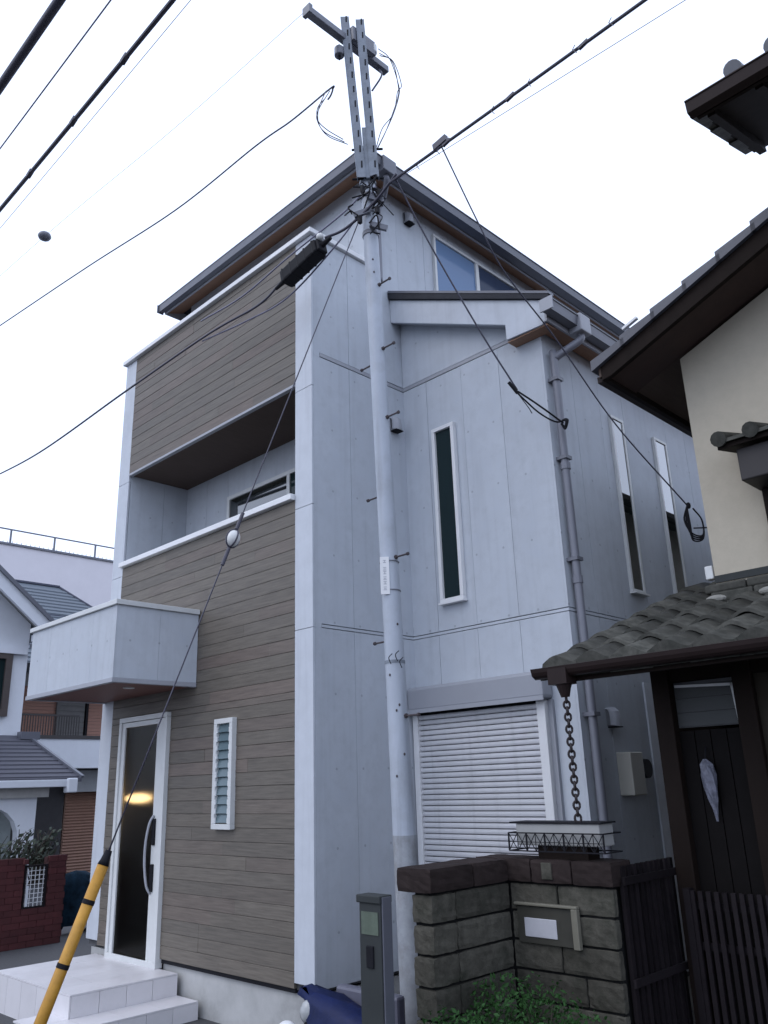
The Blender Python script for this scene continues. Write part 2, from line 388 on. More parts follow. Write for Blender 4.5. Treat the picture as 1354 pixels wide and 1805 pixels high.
# balcony: coping, soffit, inner wall faces, window
part(MB().box(-8.72, 4.45, 4.328, -5.545, 4.68, 4.385), 'balcony_coping', WHITE, H, bev=0.006)
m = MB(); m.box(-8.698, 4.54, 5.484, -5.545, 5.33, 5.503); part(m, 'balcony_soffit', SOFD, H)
part(MB().box(-8.70, 4.494, 5.474, -5.545, 4.54, 5.50), 'soffit_edge', GUTL, H)
siding(4.53, 5.31, 3.4, 5.484, '-x', -8.722)
siding(-8.70, -5.545, 3.4, 5.484, 'y', 5.312)
W = part(frame_mb('y', 5.31, -7.77, -5.75, 3.62, 5.13, 0.045, 0.03, 0.0), 'window', OFFW, H)
part(MB().box(-6.65, 5.282, 3.665, -6.60, 5.309, 5.085), 'mullion', OFFW, W)
part(MB().box(-7.725, 5.296, 3.665, -6.65, 5.308, 5.085), 'pane', GLSS, W); part(MB().box(-6.60, 5.296, 3.665, -5.795, 5.308, 5.085), 'pane', GLS, W)
# parapet coping
m = MB(); m.box(-8.985, 4.455, 7.058, -5.265, 4.70, 7.112); m.box(-5.43, 4.70, 7.058, -5.265, 5.286, 7.112)
part(m, 'parapet_coping', WHITE, H, bev=0.006)
# entrance canopy
C = part(MB().box(-8.88, 3.645, 2.84, -7.075, 4.50, 3.50), 'canopy', COREM, H)
for i in range(4):
    x0 = -8.90 + i*0.4625; part(MB().box(x0+0.001, 3.62, 2.845, min(x0+0.4615, -7.05), 3.645, 3.51), 'siding_panel', CEM, C)
for y0, y1 in ((3.645, 4.071), (4.073, 4.495)): part(MB().box(-7.075, y0, 2.845, -7.05, y1, 3.51), 'siding_panel', CEM, C)
part(MB().box(-8.90, 3.645, 2.845, -8.88, 4.495, 3.51), 'siding_panel', CEM, C)
part(MB().box(-8.93, 3.595, 3.512, -7.025, 4.497, 3.56), 'coping', OFFW, C, bev=0.005)
m = MB(); m.box(-8.91, 3.61, 2.80, -7.04, 3.66, 2.843); m.box(-7.09, 3.66, 2.80, -7.04, 4.495, 2.843); m.box(-8.91, 3.66, 2.80, -8.86, 4.495, 2.843)
part(m, 'rim', GUTL, C, bev=0.004)
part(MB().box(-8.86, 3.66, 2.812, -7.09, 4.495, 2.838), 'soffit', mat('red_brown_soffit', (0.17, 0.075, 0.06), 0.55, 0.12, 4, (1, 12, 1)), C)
part(MB().tube([(-7.45, 4.0, 2.803), (-7.45, 4.0, 2.813)], 0.055, 16), 'downlight', OFFW, C)
# entrance door
D = part(frame_mb('y', 4.5, -8.45, -7.49, 0.31, 2.605, 0.05, 0.045, 0.03), 'entrance_door', OFFW, H, bev=0.004)
m = MB(); m.box(-7.69, 4.47, 0.33, -7.545, 4.515, 2.55); m.box(-8.40, 4.47, 0.33, -8.335, 4.515, 2.55); m.box(-8.335, 4.47, 2.50, -7.69, 4.515, 2.55); m.box(-8.335, 4.47, 0.325, -7.69, 4.515, 0.36)
part(m, 'door_leaf', OFFW, D, bev=0.004)
part(MB().box(-8.333, 4.487, 0.362, -7.692, 4.497, 2.498), 'pane', GLD, D)
hp = [(-7.66, 4.465, 0.93), (-7.672, 4.43, 1.0), (-7.685, 4.41, 1.15), (-7.69, 4.405, 1.28), (-7.685, 4.41, 1.42), (-7.672, 4.43, 1.56), (-7.66, 4.465, 1.63)]
part(MB().tube(spline(hp, 5), 0.0125, 8), 'door_handle', GUTL, D, smooth=True)
for z0 in (1.36, 0.95): part(MB().box(-7.67, 4.452, z0, -7.62, 4.469, z0+0.24), 'lock_plate', BLK, D, bev=0.003)
# louvre window in the planks
W = part(frame_mb('y', 4.5, -6.655, -6.365, 1.515, 2.465, 0.045, 0.05, 0.02), 'window', OFFW, H, bev=0.003)
for i in range(11):
    z = 1.57 + i*0.0775
    m = MB(); m.hexa([(-6.609, 4.464, z), (-6.411, 4.464, z), (-6.411, 4.47, z+0.003), (-6.609, 4.47, z+0.003)], [(-6.609, 4.489, z+0.082), (-6.411, 4.489, z+0.082), (-6.411, 4.495, z+0.085), (-6.609, 4.495, z+0.085)])
    part(m, 'glass_louver', GLT, W)
m = MB()
for i in range(11):
    z = 1.57 + i*0.0775; m.box(-6.61, 4.453, z-0.005, -6.602, 4.468, z+0.04); m.box(-6.418, 4.453, z-0.005, -6.41, 4.468, z+0.04)
part(m, 'louver_clip', WHITE, W)
# narrow window of the block, front face
W = part(frame_mb('y', YB, -4.905, -4.625, 3.41, 5.155, 0.038, 0.05, 0.0), 'window', WHITE, H, bev=0.003)
part(MB().box(-4.867, 5.728, 3.448, -4.663, 5.742, 5.117), 'pane', GLS, W)
part(MB().box(-4.915, 5.685, 3.395, -4.615, 5.745, 3.412), 'sill', WHITE, W)
# two narrow windows in the long side
for y0, y1, z0, z1 in ((6.80, 7.05, 3.43, 5.19), (7.67, 7.95, 3.50, 5.20)):
    W = part(frame_mb('x', XB, y0, y1, z0, z1, 0.032, 0.032, 0.0), 'window', OFFW, H, bev=0.003)
    part(MB().box(XB+0.008, y0+0.035, z0+0.035, XB+0.022, y1-0.035, z1-0.035), 'pane', GLSS, W)
    part(MB().box(XB+0.003, y0-0.01, z0-0.016, XB+0.065, y1+0.01, z0-0.001), 'sill', OFFW, W)
# top storey window
W = part(frame_mb('x', XS, 6.35, 8.05, 6.88, 7.985, 0.035, 0.04, 0.0), 'window', OFFW, H, bev=0.003)
part(MB().box(XS+0.004, 7.13, 6.915, XS+0.038, 7.19, 7.95), 'mullion', OFFW, W)
part(MB().box(XS+0.006, 6.385, 6.915, XS+0.016, 7.13, 7.95), 'pane', GLB, W); part(MB().box(XS+0.006, 7.19, 6.915, XS+0.016, 8.015, 7.95), 'pane', GLN, W)
# roller shutter
S = part(MB().box(-5.285, 5.60, 2.455, -3.80, 5.748, 2.675), 'shutter_box', SHBOX, H, bev=0.03)
part(MB().box(-5.29, 5.585, 2.44, -3.795, 5.60, 2.475), 'box_lip', GUTL, S)
SHP = MB(); SHP.prism([(0.0, -0.0205), (-0.011, -0.014), (-0.013, 0.0), (-0.011, 0.014), (0.0, 0.0205), (0.006, 0.0)], 'x', -0.655, 0.655)
slat_me = mesh_of(SHP, 'slat', SHUT)
RS = part(MB().box(-5.25, 5.715, 0.40, -3.90, 5.735, 2.455), 'roller_shutter', BLK, H)
z = 0.45
while z < 2.44:
    inst(slat_me, 'slat', RS, (-4.575, 5.70, z)); z += 0.0455
for x0, x1 in ((-5.285, -5.225), (-3.925, -3.845)):
    part(MB().box(x0, 5.67, 0.42, x1, 5.748, 2.45), 'guide_rail', WHITE, RS, bev=0.004)
part(MB().box(-3.845, 5.715, 0.42, -3.80, 5.748, 2.45), 'guide_rail', SHBOX, RS)

# top roof: soffit, fascia, gutter, slabs
m = MB()
m.add([(-9.02, 5.055, 8.10), (-5.115, 5.055, 8.10), (-5.365, 5.305, 8.20), (-9.02, 5.305, 8.20)], [(0, 1, 2, 3)])
m.add([(-5.115, 5.055, 8.10), (-5.115, 12.2, 8.10), (-5.365, 12.2, 8.20), (-5.365, 5.305, 8.20)], [(0, 1, 2, 3)])
part(m, 'eave_soffit', SOF, H)
m = MB(); m.box(-9.04, 5.035, 8.085, -5.095, 5.055, 8.21); m.box(-5.115, 5.055, 8.085, -5.095, 12.2, 8.21); m.box(-9.04, 5.055, 8.085, -9.02, 12.2, 8.21)
part(m, 'fascia', GUTL, H, bev=0.003)
m = MB(); m.add([(-9.05, 5.02, 8.215), (-5.08, 5.02, 8.215), (-5.08, 12.3, 8.215), (-9.05, 12.3, 8.215), (-7.06, 7.0, 9.0), (-7.06, 10.3, 9.0), (-9.05, 5.02, 8.20), (-5.08, 5.02, 8.20), (-5.08, 12.3, 8.20), (-9.05, 12.3, 8.20)],
             [(0, 1, 4), (1, 2, 5, 4), (2, 3, 5), (3, 0, 4, 5), (0, 6, 7, 1), (1, 7, 8, 2), (2, 8, 9, 3), (3, 9, 6, 0)])
part(m, 'roof', ROOFM, H)
def gutter_prof(sx, oy, oz, s=1.0, hs=None):
    """cross-section of a box gutter, opening up; sx is the outward direction"""
    hs = hs or s
    return [(oy, oz), (oy, oz+0.09*hs), (oy+sx*0.006, oz+0.09*hs), (oy+sx*0.008, oz+0.008), (oy+sx*0.085*s, oz+0.008), (oy+sx*0.10*s, oz+0.09*hs), (oy+sx*0.117*s, oz+0.10*hs), (oy+sx*0.117*s, oz+0.09*hs), (oy+sx*0.108*s, oz+0.085*hs), (oy+sx*0.095*s, oz-0.005), (oy+sx*0.012, oz-0.012)]
m = MB(); m.prism(gutter_prof(-1, 5.033, 8.112, 0.72, 0.95), 'x', -9.07, -4.95); part(m, 'gutter', GUT, H)
m = MB(); m.prism(gutter_prof(1, -5.093, 8.112, 1.26, 0.95), 'y', 4.95, 12.3); part(m, 'gutter', GUT, H)
part(MB().box(-9.085, 4.94, 8.095, -9.07, 5.035, 8.21), 'gutter_end', GUT, H)
part(MB().box(-5.09, 5.20, 8.04, -4.93, 5.40, 8.225), 'rain_hopper', GUT, H, bev=0.01)
part(MB().tube(spline([(-5.0, 5.30, 8.04), (-5.01, 5.32, 7.99), (-5.14, 5.40, 7.90), (-5.25, 5.42, 7.78), (-5.26, 5.42, 7.2), (-5.26, 5.42, 6.9)], 6), 0.032, 10), 'downpipe', PIPE, H, smooth=True)
# block roof
def RZ(x): return 6.85 + (x + 5.30) * (5.905 - 6.85) / (5.30 - 3.35)
m = MB(); m.prism([(-5.30, RZ(-5.30)), (-3.35, RZ(-3.35)), (-3.35, RZ(-3.35)-0.05), (-5.30, RZ(-5.30)-0.07)], 'y', 5.57, 11.8)
part(m, 'roof', ROOFM, H)
part(MB().hexa([(-5.29, 5.565, RZ(-5.29)+0.002), (-3.34, 5.565, RZ(-3.34)+0.002), (-3.34, 5.64, RZ(-3.34)+0.002), (-5.29, 5.64, RZ(-5.29)+0.002)],
               [(-5.29, 5.565, RZ(-5.29)+0.028), (-3.34, 5.565, RZ(-3.34)+0.028), (-3.34, 5.64, RZ(-3.34)+0.028), (-5.29, 5.64, RZ(-5.29)+0.028)]), 'verge_flashing', GUT, H)
m = MB(); m.prism([(-5.297, RZ(-5.297)-0.075), (-3.37, RZ(-3.37)-0.055), (-3.40, 5.70), (-3.46, 5.655), (-3.85, 5.668), (-3.85, 5.825), (-5.297, 6.50)], 'y', 5.60, 5.635)
part(m, 'bargeboard', TRIM, H, bev=0.004)
m = MB(); m.hexa([(-5.297, 5.636, 6.52), (-3.85, 5.636, 5.84), (-3.85, 5.748, 5.84), (-5.297, 5.748, 6.52)], [(-5.297, 5.636, 6.55), (-3.85, 5.636, 5.87), (-3.85, 5.748, 5.87), (-5.297, 5.748, 6.55)])
part(m, 'verge_soffit', GUTL, H)
m = MB(); m.box(-3.85, 5.62, 5.645, -3.42, 5.75, 5.658); m.box(-3.565, 5.75, 5.68, -3.40, 11.6, 5.70); part(m, 'eave_soffit', SOF, H)
part(MB().box(-3.415, 5.58, 5.66, -3.395, 11.7, 5.83), 'fascia', GUTL, H)
m = MB(); m.prism(gutter_prof(1, -3.393, 5.715, 0.95), 'y', 5.50, 11.7); part(m, 'gutter', GUT, H)
part(MB().box(-3.40, 5.488, 5.70, -3.27, 5.502, 5.82), 'gutter_end', GUTL, H)
part(MB().box(-3.395, 5.93, 5.655, -3.262, 6.10, 5.83), 'rain_hopper', GUTL, H, bev=0.01)
part(MB().tube(spline([(-3.33, 6.01, 5.66), (-3.33, 6.0, 5.60), (-3.42, 5.90, 5.50), (-3.515, 5.84, 5.42), (-3.52, 5.835, 5.3), (-3.52, 5.835, 3.0), (-3.52, 5.835, 0.35)], 6), 0.036, 12), 'downpipe', PIPE, H, smooth=True)
for z in (5.2, 4.45, 3.55, 2.3, 1.4): part(MB().box(-3.58, 5.79, z, -3.475, 5.88, z+0.03), 'pipe_clamp', GUT, H)
for z in (4.42, 3.42): part(MB().tube([(-3.52, 5.835, z-0.06), (-3.52, 5.835, z)], 0.043, 12), 'pipe_collar', PIPE, H)
# vent hoods
def vent(c, axis):
    m = MB(); d = Vector((0, -1, 0)) if axis == 'y' else Vector((1, 0, 0))
    c = Vector(c); s = Vector((1, 0, 0)) if axis == 'y' else Vector((0, 1, 0))
    prof = [(0.0, 0.085), (0.05, 0.082), (0.085, 0.05), (0.095, 0.0), (0.095, -0.07), (0.0, -0.07)]
    n = 8; rows = []
    for k in range(n+1):
        a = math.pi*k/n; w_ = -math.cos(a)*0.055; sc = 0.35 + 0.65*math.sin(a)
        rows.append([c + s*w_ + d*(p*sc) + Vector((0, 0, q*(0.8+0.2*math.sin(a)))) for p, q in prof])
    vs_ = [p for r_ in rows for p in r_]; L6 = len(prof)
    fs = [(i*L6+j, i*L6+(j+1) % L6, (i+1)*L6+(j+1) % L6, (i+1)*L6+j) for i in range(n) for j in range(L6)]
    m.add(vs_, fs); v = part(m, 'vent_hood', GUTL, H, smooth=False)
    part(MB().box(*(c + d*0.004 - s*0.05 + Vector((0, 0, -0.078))), *(c + d*0.085 + s*0.05 + Vector((0, 0, -0.069)))), 'vent_opening', BLK, v)
vent((-5.298, 5.93, 7.97), 'x'); vent((-5.298, 5.585, 5.30), 'x'); vent((-3.578, 6.19, 2.30), 'x')
# meter box and small cable box on the side
b = part(MB().box(-3.578, 6.22, 1.70, -3.45, 6.42, 2.03), 'meter_box', mat('beige_plastic', (0.42, 0.41, 0.36), 0.5, 0.05), H, bev=0.008)
part(MB().tube([(-3.578, 6.52, 1.90), (-3.47, 6.52, 1.90)], 0.075, 16), 'meter_dial', BLK, b)
part(MB().box(-3.577, 6.80, 0.35, -3.56, 7.02, 2.62), 'pale_cover_strip', TRIM, H)

# lit lamp seen through the smoked glass of the door
solo(MB().ball((-8.245, 4.62, 1.79), 0.25, 0.05, 0.045, 24, 11), 'hall_lamp', emit('warm_lamp', (1.0, 0.66, 0.32), 9.0), 'small glowing oval warm lamp seen behind the dark glass of the entrance door', 'lamp', smooth=True)

# ------------------------------------------------------------------ tiled entrance steps
ST = thing('entrance_steps', 'pale pink-white tiled landing and step below the entrance door', 'steps', (-7.9, 4.0, 0))
part(MB().box(-8.70, 3.515, 0, -7.175, 4.495, 0.300), 'landing_core', GROUT, ST)
part(MB().box(-7.175, 3.515, 0, -6.835, 4.495, 0.128), 'step_core', GROUT, ST)
part(MB().box(-7.5, 3.215, -0.1, -6.835, 3.515, 0.128), 'step_core', GROUT, ST)
def tiles_top(x0, x1, y0, y1, z, n, m_):
    for i in range(n):
        for j in range(m_):
            a, b = x0+(x1-x0)*i/n, x0+(x1-x0)*(i+1)/n; c_, d = y0+(y1-y0)*j/m_, y0+(y1-y0)*(j+1)/m_
            part(MB().box(a+.0012, c_+.0012, z-0.012, b-.0012, d-.0012, z), 'step_tile', TILEW, ST)
def tiles_front(x0, x1, y, z0, z1, n):
    for i in range(n):
        a, b = x0+(x1-x0)*i/n, x0+(x1-x0)*(i+1)/n; part(MB().box(a+.002, y, z0, b-.002, y+0.012, z1-0.002), 'step_tile', TILEW, ST)
def tiles_side(x, y0, y1, z0, z1, n):
    for i in range(n):
        a, b = y0+(y1-y0)*i/n, y0+(y1-y0)*(i+1)/n; part(MB().box(x-0.012, a+.002, z0, x, b-.002, z1-0.002), 'step_tile', TILEW, ST)
tiles_top(-8.71, -7.162, 3.502, 4.495, 0.312, 5, 3); tiles_front(-8.71, -7.163, 3.502, 0.0, 0.30, 5); tiles_side(-7.162, 3.515, 4.495, 0.14, 0.30, 4)
tiles_top(-7.162, -6.822, 3.502, 4.495, 0.140, 1, 3); tiles_side(-6.822, 3.515, 4.495, 0.0, 0.128, 4)
tiles_top(-7.5, -6.822, 3.202, 3.502, 0.140, 2, 1); tiles_side(-6.822, 3.202, 3.515, 0.0, 0.128, 1)

# ------------------------------------------------------------------ utility pole
UP = thing('utility_pole', 'pale grey steel utility pole with step bolts standing before the grey house', 'utility pole', (-4.335, 4.565, 0))
def pole_at(z): t = z/7.1; return Vector((-4.335 - 0.105*t, 4.565 - 0.105*t, z))
def pole_r(z):
    K = ((-0.1, 0.096), (1.4, 0.086), (2.5, 0.076), (4.0, 0.0705), (5.3, 0.068), (8.0, 0.066))
    for (a, ra), (b, rb) in zip(K, K[1:]):
        if z <= b: return ra + (rb-ra)*(z-a)/(b-a)
    return 0.066
for zs, nm, pm in (((1.5, 1.9, 2.5, 3.2, 4.0, 5.3, 6.2, 7.1), 'shaft', POLE), ((-0.1, 0.7, 1.1, 1.5), 'shaft_foot', mat('weathered_pole_foot', (0.29, 0.305, 0.325), 0.8, 0.25, 8, stain=0.7, stain_col=(0.18, 0.165, 0.155), stain_scale=6, streak=0.3))):
  sh_ = MB()
  sh_.v = [tuple(pole_at(z) + Vector((math.cos(2*math.pi*k/28), math.sin(2*math.pi*k/28), 0))*pole_r(z)) for z in zs for k in range(28)]
  sh_.f = [(i*28+k, i*28+(k+1) % 28, (i+1)*28+(k+1) % 28, (i+1)*28+k) for i in range(len(zs)-1) for k in range(28)]
  part(sh_, nm, pm, UP, smooth=True)
part(MB().tube([pole_at(7.1), pole_at(7.13)], 0.078, 20), 'shaft_cap', STEEL, UP)
for z, s in ((6.0, 1), (5.37, 1), (5.27, -1), (4.73, 1), (4.07, -1), (3.53, 1), (2.89, -1), (2.32, 1)):
    p = pole_at(z); r = pole_r(z); d = Vector((s, 0, 0))
    part(MB().tube([p + d*(r-0.01), p + d*(r+0.13), p + d*(r+0.135)], 0.0075, 8).tube([p + d*(r+0.122), p + d*(r+0.138)], 0.014, 8).tube([p + d*(r-0.005), p + d*(r+0.012)], 0.018, 6), 'step_bolt', RUST, UP)
# channels, cross arm
vx, vy = 0.714, 0.70          # in-plane side direction
sd_ = Vector((vx, vy, 0)); nd_ = Vector((-0.70, 0.714, 0))
def channel(bot, top, name='steel_channel'):
    bot = Vector(bot); top = Vector(top); m = MB()
    d = (top-bot)
    def col(cx, w_, dy0, dy1):
        m.hexa([bot+sd_*(cx-w_)+nd_*dy0, bot+sd_*(cx+w_)+nd_*dy0, bot+sd_*(cx+w_)+nd_*dy1, bot+sd_*(cx-w_)+nd_*dy1],
               [top+sd_*(cx-w_)+nd_*dy0, top+sd_*(cx+w_)+nd_*dy0, top+sd_*(cx+w_)+nd_*dy1, top+sd_*(cx-w_)+nd_*dy1])
    col(0, 0.036, -0.11, -0.104); col(-0.038, 0.003, -0.112, -0.05); col(0.038, 0.003, -0.112, -0.05)
    o_ = part(m, name, STEEL, UP)
    L_ = 11
    s_ = MB()
    for k in range(L_):
        p = bot + d*((k+0.6)/L_) + sd_*0.012
        s_.hexa([p-sd_*0.007+nd_*-0.1125, p+sd_*0.007+nd_*-0.1125, p+sd_*0.007+nd_*-0.108, p-sd_*0.007+nd_*-0.108],
                [q+Vector((0, 0, 0.075)) for q in (p-sd_*0.007+nd_*-0.1125, p+sd_*0.007+nd_*-0.1125, p+sd_*0.007+nd_*-0.108, p-sd_*0.007+nd_*-0.108)])
    q_ = part(s_, 'slot_row', BLK, o_); q_['kind'] = 'stuff'
CB = pole_at(7.05)
channel(CB + Vector((0, 0, 0.05)) - sd_*0.055, (-4.565, 4.335, 9.02))
channel(CB + Vector((0, 0, 0.05)) + sd_*0.065, (-4.46, 4.44, 8.98))
part(MB().hexa([CB + sd_*a + nd_*b + Vector((0, 0, 0.05)) for a, b in ((-0.02, -0.10), (0.03, -0.10), (0.03, 0.0), (-0.02, 0.0))],
               [CB + sd_*(a-0.02) + nd_*b + Vector((0, 0, 0.62)) for a, b in ((-0.02, -0.10), (0.03, -0.10), (0.03, 0.0), (-0.02, 0.0))]), 'filler_bracket', STEEL, UP)
for z in (7.12, 7.45): 
    p = pole_at(7.1); p.z = z; part(MB().tube([p - sd_*0.14 + nd_*-0.06, p + sd_*0.15 + nd_*-0.06], 0.012, 6), 'clamp_bolt', BLK, UP)
part(MB().beam((-4.52, 3.80, 8.76), (-4.52, 4.86, 8.79), 0.075, 0.075), 'cross_arm', GUT, UP, bev=0.006)
part(MB().beam((-4.52, 3.79, 8.76), (-4.52, 3.83, 8.76), 0.10, 0.10), 'arm_end_cap', GUT, UP)
part(MB().beam((-4.44, 4.30, 8.80), (-4.44, 4.60, 8.81), 0.05, 0.16), 'arm_bracket', GUT, UP)
for c_, k in (((-4.55, 4.235, 8.60), 0), ((-4.46, 4.60, 8.83), 1)):
    I = part(MB().tube([Vector(c_) + Vector((0, 0, -0.05)), Vector(c_) + Vector((0, 0, 0.05))], 0.05, 12), 'insulator', PORC if k else GUT, UP, bev=0.012)
    part(MB().tube([Vector(c_) + Vector((0, 0, -0.09)), Vector(c_) + Vector((0, 0, 0.09))], 0.012, 6), 'insulator_pin', BLK, I)
for z in (6.55, 6.78, 6.95):
    p = pole_at(z); part(MB().tube([p + Vector((0, 0, -0.02)), p + Vector((0, 0, 0.02))], pole_r(z)+0.008, 20), 'pole_band', GUT, UP)
m = MB()
for z, a in ((6.9, 0.13), (6.75, -0.14), (6.6, 0.15)):
    p = pole_at(z) + nd_*-0.09; m.beam(p, p + sd_*a + Vector((0, 0, -0.05)), 0.03, 0.05)
part(m, 'cable_bracket', GUT, UP)
p = pole_at(2.72); part(MB().tube([p + Vector((0, 0, -0.012)), p + Vector((0, 0, 0.012))], pole_r(2.72)+0.003, 20), 'pole_band', STEEL, UP)
m = MB(); q = p + nd_*-0.10
for a, b_ in ((-0.03, 0.02), (0.02, 0.04), (0.05, -0.01)): m.tube(spline([q + sd_*a + Vector((0, 0, b_-0.045)), q + sd_*(a-0.015) + nd_*-0.02 + Vector((0, 0, b_)), q + sd_*(a+0.012) + nd_*-0.02 + Vector((0, 0, b_+0.03))], 4), 0.0035, 5)
part(m, 'loose_band_end', BLK, UP)
m = MB()
for z, a in ((2.62, -0.6), (2.40, 0.2), (2.36, -0.1), (3.0, 0.5), (6.25, 0.1), (6.12, 0.15), (1.9, -0.4), (2.05, 0.4)):
    q = pole_at(z) + (nd_*-math.cos(a) + sd_*math.sin(a))*(pole_r(z)+0.001); m.ball(tuple(q), .008, .008, .011, 6, 4)
part(m, 'scuff_mark', RUST, UP)['kind'] = 'stuff'
# number plate on the pole
pz0, pz1 = 3.235, 3.53; p = pole_at(3.38)
pl = MB(); e = p + nd_*(-pole_r(3.38)-0.006) - sd_*0.040
pl.hexa([e - sd_*0.035 + Vector((0, 0, -0.148)), e + sd_*0.035 + Vector((0, 0, -0.148)), e + sd_*0.035 + nd_*0.006 + Vector((0, 0, -0.148)), e - sd_*0.035 + nd_*0.006 + Vector((0, 0, -0.148))],
        [e - sd_*0.035 + Vector((0, 0, 0.148)), e + sd_*0.035 + Vector((0, 0, 0.148)), e + sd_*0.035 + nd_*0.006 + Vector((0, 0, 0.148)), e - sd_*0.035 + nd_*0.006 + Vector((0, 0, 0.148))])
PL = part(pl, 'number_plate', WHITE, UP)
mk = MB(); e2 = e + nd_*-0.0015
for k, zc in enumerate((0.11, 0.055, 0.02, -0.02, -0.06, -0.10)):
    for (a0, a1, h) in ((-0.012, 0.012, 0.008), (-0.010, 0.010, -0.004), (-0.013, 0.013, -0.014)) if k % 2 else ((-0.012, 0.012, 0.010), (-0.012, 0.012, -0.008), (-0.002, 0.002, 0.0)):
        hh = 0.009 if a1 < 0.005 else 0.0018
        mk.hexa([e2+sd_*a0+Vector((0, 0, zc+h-hh)), e2+sd_*a1+Vector((0, 0, zc+h-hh)), e2+sd_*a1+nd_*0.001+Vector((0, 0, zc+h-hh)), e2+sd_*a0+nd_*0.001+Vector((0, 0, zc+h-hh))],
                [e2+sd_*a0+Vector((0, 0, zc+h+hh)), e2+sd_*a1+Vector((0, 0, zc+h+hh)), e2+sd_*a1+nd_*0.001+Vector((0, 0, zc+h+hh)), e2+sd_*a0+nd_*0.001+Vector((0, 0, zc+h+hh))])
part(mk, 'plate_lettering', mat('faded_ink', (0.32, 0.33, 0.37), 0.6), PL)
for z in (3.50, 3.27):
    p = pole_at(z); part(MB().tube([p + Vector((0, 0, -0.004)), p + Vector((0, 0, 0.004))], pole_r(z)+0.006, 20), 'plate_strap', GUT, UP)
m = MB()
random.seed(11)
loopL = [(-4.6, 4.10, 8.04), (-4.6, 4.01, 7.80), (-4.6, 4.02, 7.64), (-4.6, 4.10, 7.57), (-4.58, 4.31, 7.60)]
loopR = [(-4.42, 4.66, 8.80), (-4.35, 4.76, 8.73), (-4.35, 4.87, 8.52), (-4.35, 4.86, 8.37), (-4.35, 4.76, 8.06), (-4.35, 4.63, 7.77), (-4.36, 4.51, 7.49)]
for k in range(3):
    j = lambda q: (q[0]+random.uniform(-.025, .025), q[1]+random.uniform(-.025, .025), q[2]+random.uniform(-.04, .04))
    m.tube(spline([j(q) for q in loopL], 6), 0.0045, 5); m.tube(spline([j(q) for q in loopR], 6), 0.0045, 5)
m.tube(spline([(-4.52, 4.75, 8.74), (-4.40, 4.66, 8.5), (-4.46, 4.58, 8.3)], 6), 0.010, 5)
part(m, 'jumper_loop', CAB, UP)
m = MB()
for k in range(16):
    z = random.uniform(6.55, 7.1); q = pole_at(z) + nd_*-0.12; a = random.uniform(-.16, .12)
    m.tube(spline([q + sd_*a, q + sd_*(a+random.uniform(-.08, .12)) + Vector((0, 0, random.uniform(-.12, .1))), q + sd_*(a+random.uniform(-.12, .16)) + nd_*random.uniform(-.05, .04) + Vector((0, 0, random.uniform(-.22, -.02)))], 5), random.uniform(.004, .008), 5)
for a, z in ((0.07, 6.72), (-0.09, 6.62), (0.1, 6.9), (-0.05, 6.95)):
    q = pole_at(z) + nd_*-0.13 + sd_*a; m.beam(q - Vector((0, 0, .035)), q + Vector((0, 0, .035)), .035, .03)
part(m, 'cable_tail', BLK, UP)
random.seed(7)

# ------------------------------------------------------------------ cables and wires
def cable(name, pts, r, m_, label, n=8, cat='cable', group=None):
    return solo(MB().tube(pts, r, n), name, m_, label, cat, group, smooth=True)
def lashed(pts, r, m_):
    """messenger strand with a thicker bundle lashed below it"""
    mb = MB(); mb.tube(pts, r, 8)
    L_ = 0; prev = None
    for i, p in enumerate(pts):
        p = Vector(p)
        if prev is not None and i % 3 == 0:
            mb.beam(p + Vector((-0.04, 0, -0.008)), p + Vector((0.04, 0, 0.010)), r*1.9, r*1.9)
        prev = p
    return mb
cable('overhead_cable', sag((-16, 1.56, 7.35), (10, 1.56, 7.35), 0.35, 40), 0.034, CAB, 'thickest dark overhead cable crossing the top left corner of the sky')
cable('overhead_cable', sag((-16, 1.82, 7.25), (10, 1.80, 7.25), 0.25, 40), 0.0055, CABL, 'thin grey wire between the two thick cables in the upper left sky', 6)
solo(lashed(sag((-16, 2.22, 7.62), (10, 2.12, 7.55), 0.45, 90), 0.019, CAB), 'overhead_cable', CAB, 'lashed dark cable bundle, third line from the top left corner', 'cable')
cable('overhead_cable', sag((-16, 3.0, 8.9), (10, 2.75, 8.8), 0.25, 40), 0.0035, CABL, 'faintest hair-thin wire in the upper left sky right of the lashed bundle', 5)
# line to the cross arm
cable('service_wire', spline([(-22, 3.6, 9.95), (-13.0, 4.213, 9.352), (-10.2, 4.403, 9.156), (-8.0, 4.527, 8.934), (-6.3, 4.525, 8.813), (-5.6, 4.49, 8.67), (-4.82, 4.35, 8.43), (-4.79, 4.36, 8.41), (-4.81, 4.35, 8.34), (-4.83, 4.33, 8.29)], 10), 0.009, CAB, 'wire sloping down left from the cross arm of the pole across open sky')
# bundle on the left of the pole
cable('telephone_cable', spline([(-14.0, 4.62, 6.95), (-11.0, 4.30, 6.45), (-8.35, 4.2, 6.38), (-6.64, 4.2, 6.39), (-5.75, 4.2, 6.33), (-5.33, 4.16, 6.37)], 12), 0.0115, CAB, 'black telephone cable running left from the closure box across the brown upper planks')
cable('telephone_cable', spline([(-6.75, 4.22, 6.375), (-6.0, 4.26, 6.30), (-5.35, 4.25, 6.25), (-4.75, 4.3, 6.50), (-4.45, 4.42, 6.85), (-4.30, 4.42, 6.98)], 10), 0.008, CABL, 'slack thin cable sagging below the black closure box into the pole')
cable('telephone_cable', spline([(-6.6, 4.1, 6.50), (-5.9, 4.12, 6.47), (-5.2, 4.15, 6.58), (-4.65, 4.3, 6.80), (-4.45, 4.38, 6.95)], 10), 0.008, CABL, 'thin messenger wire passing just above the black closure box')
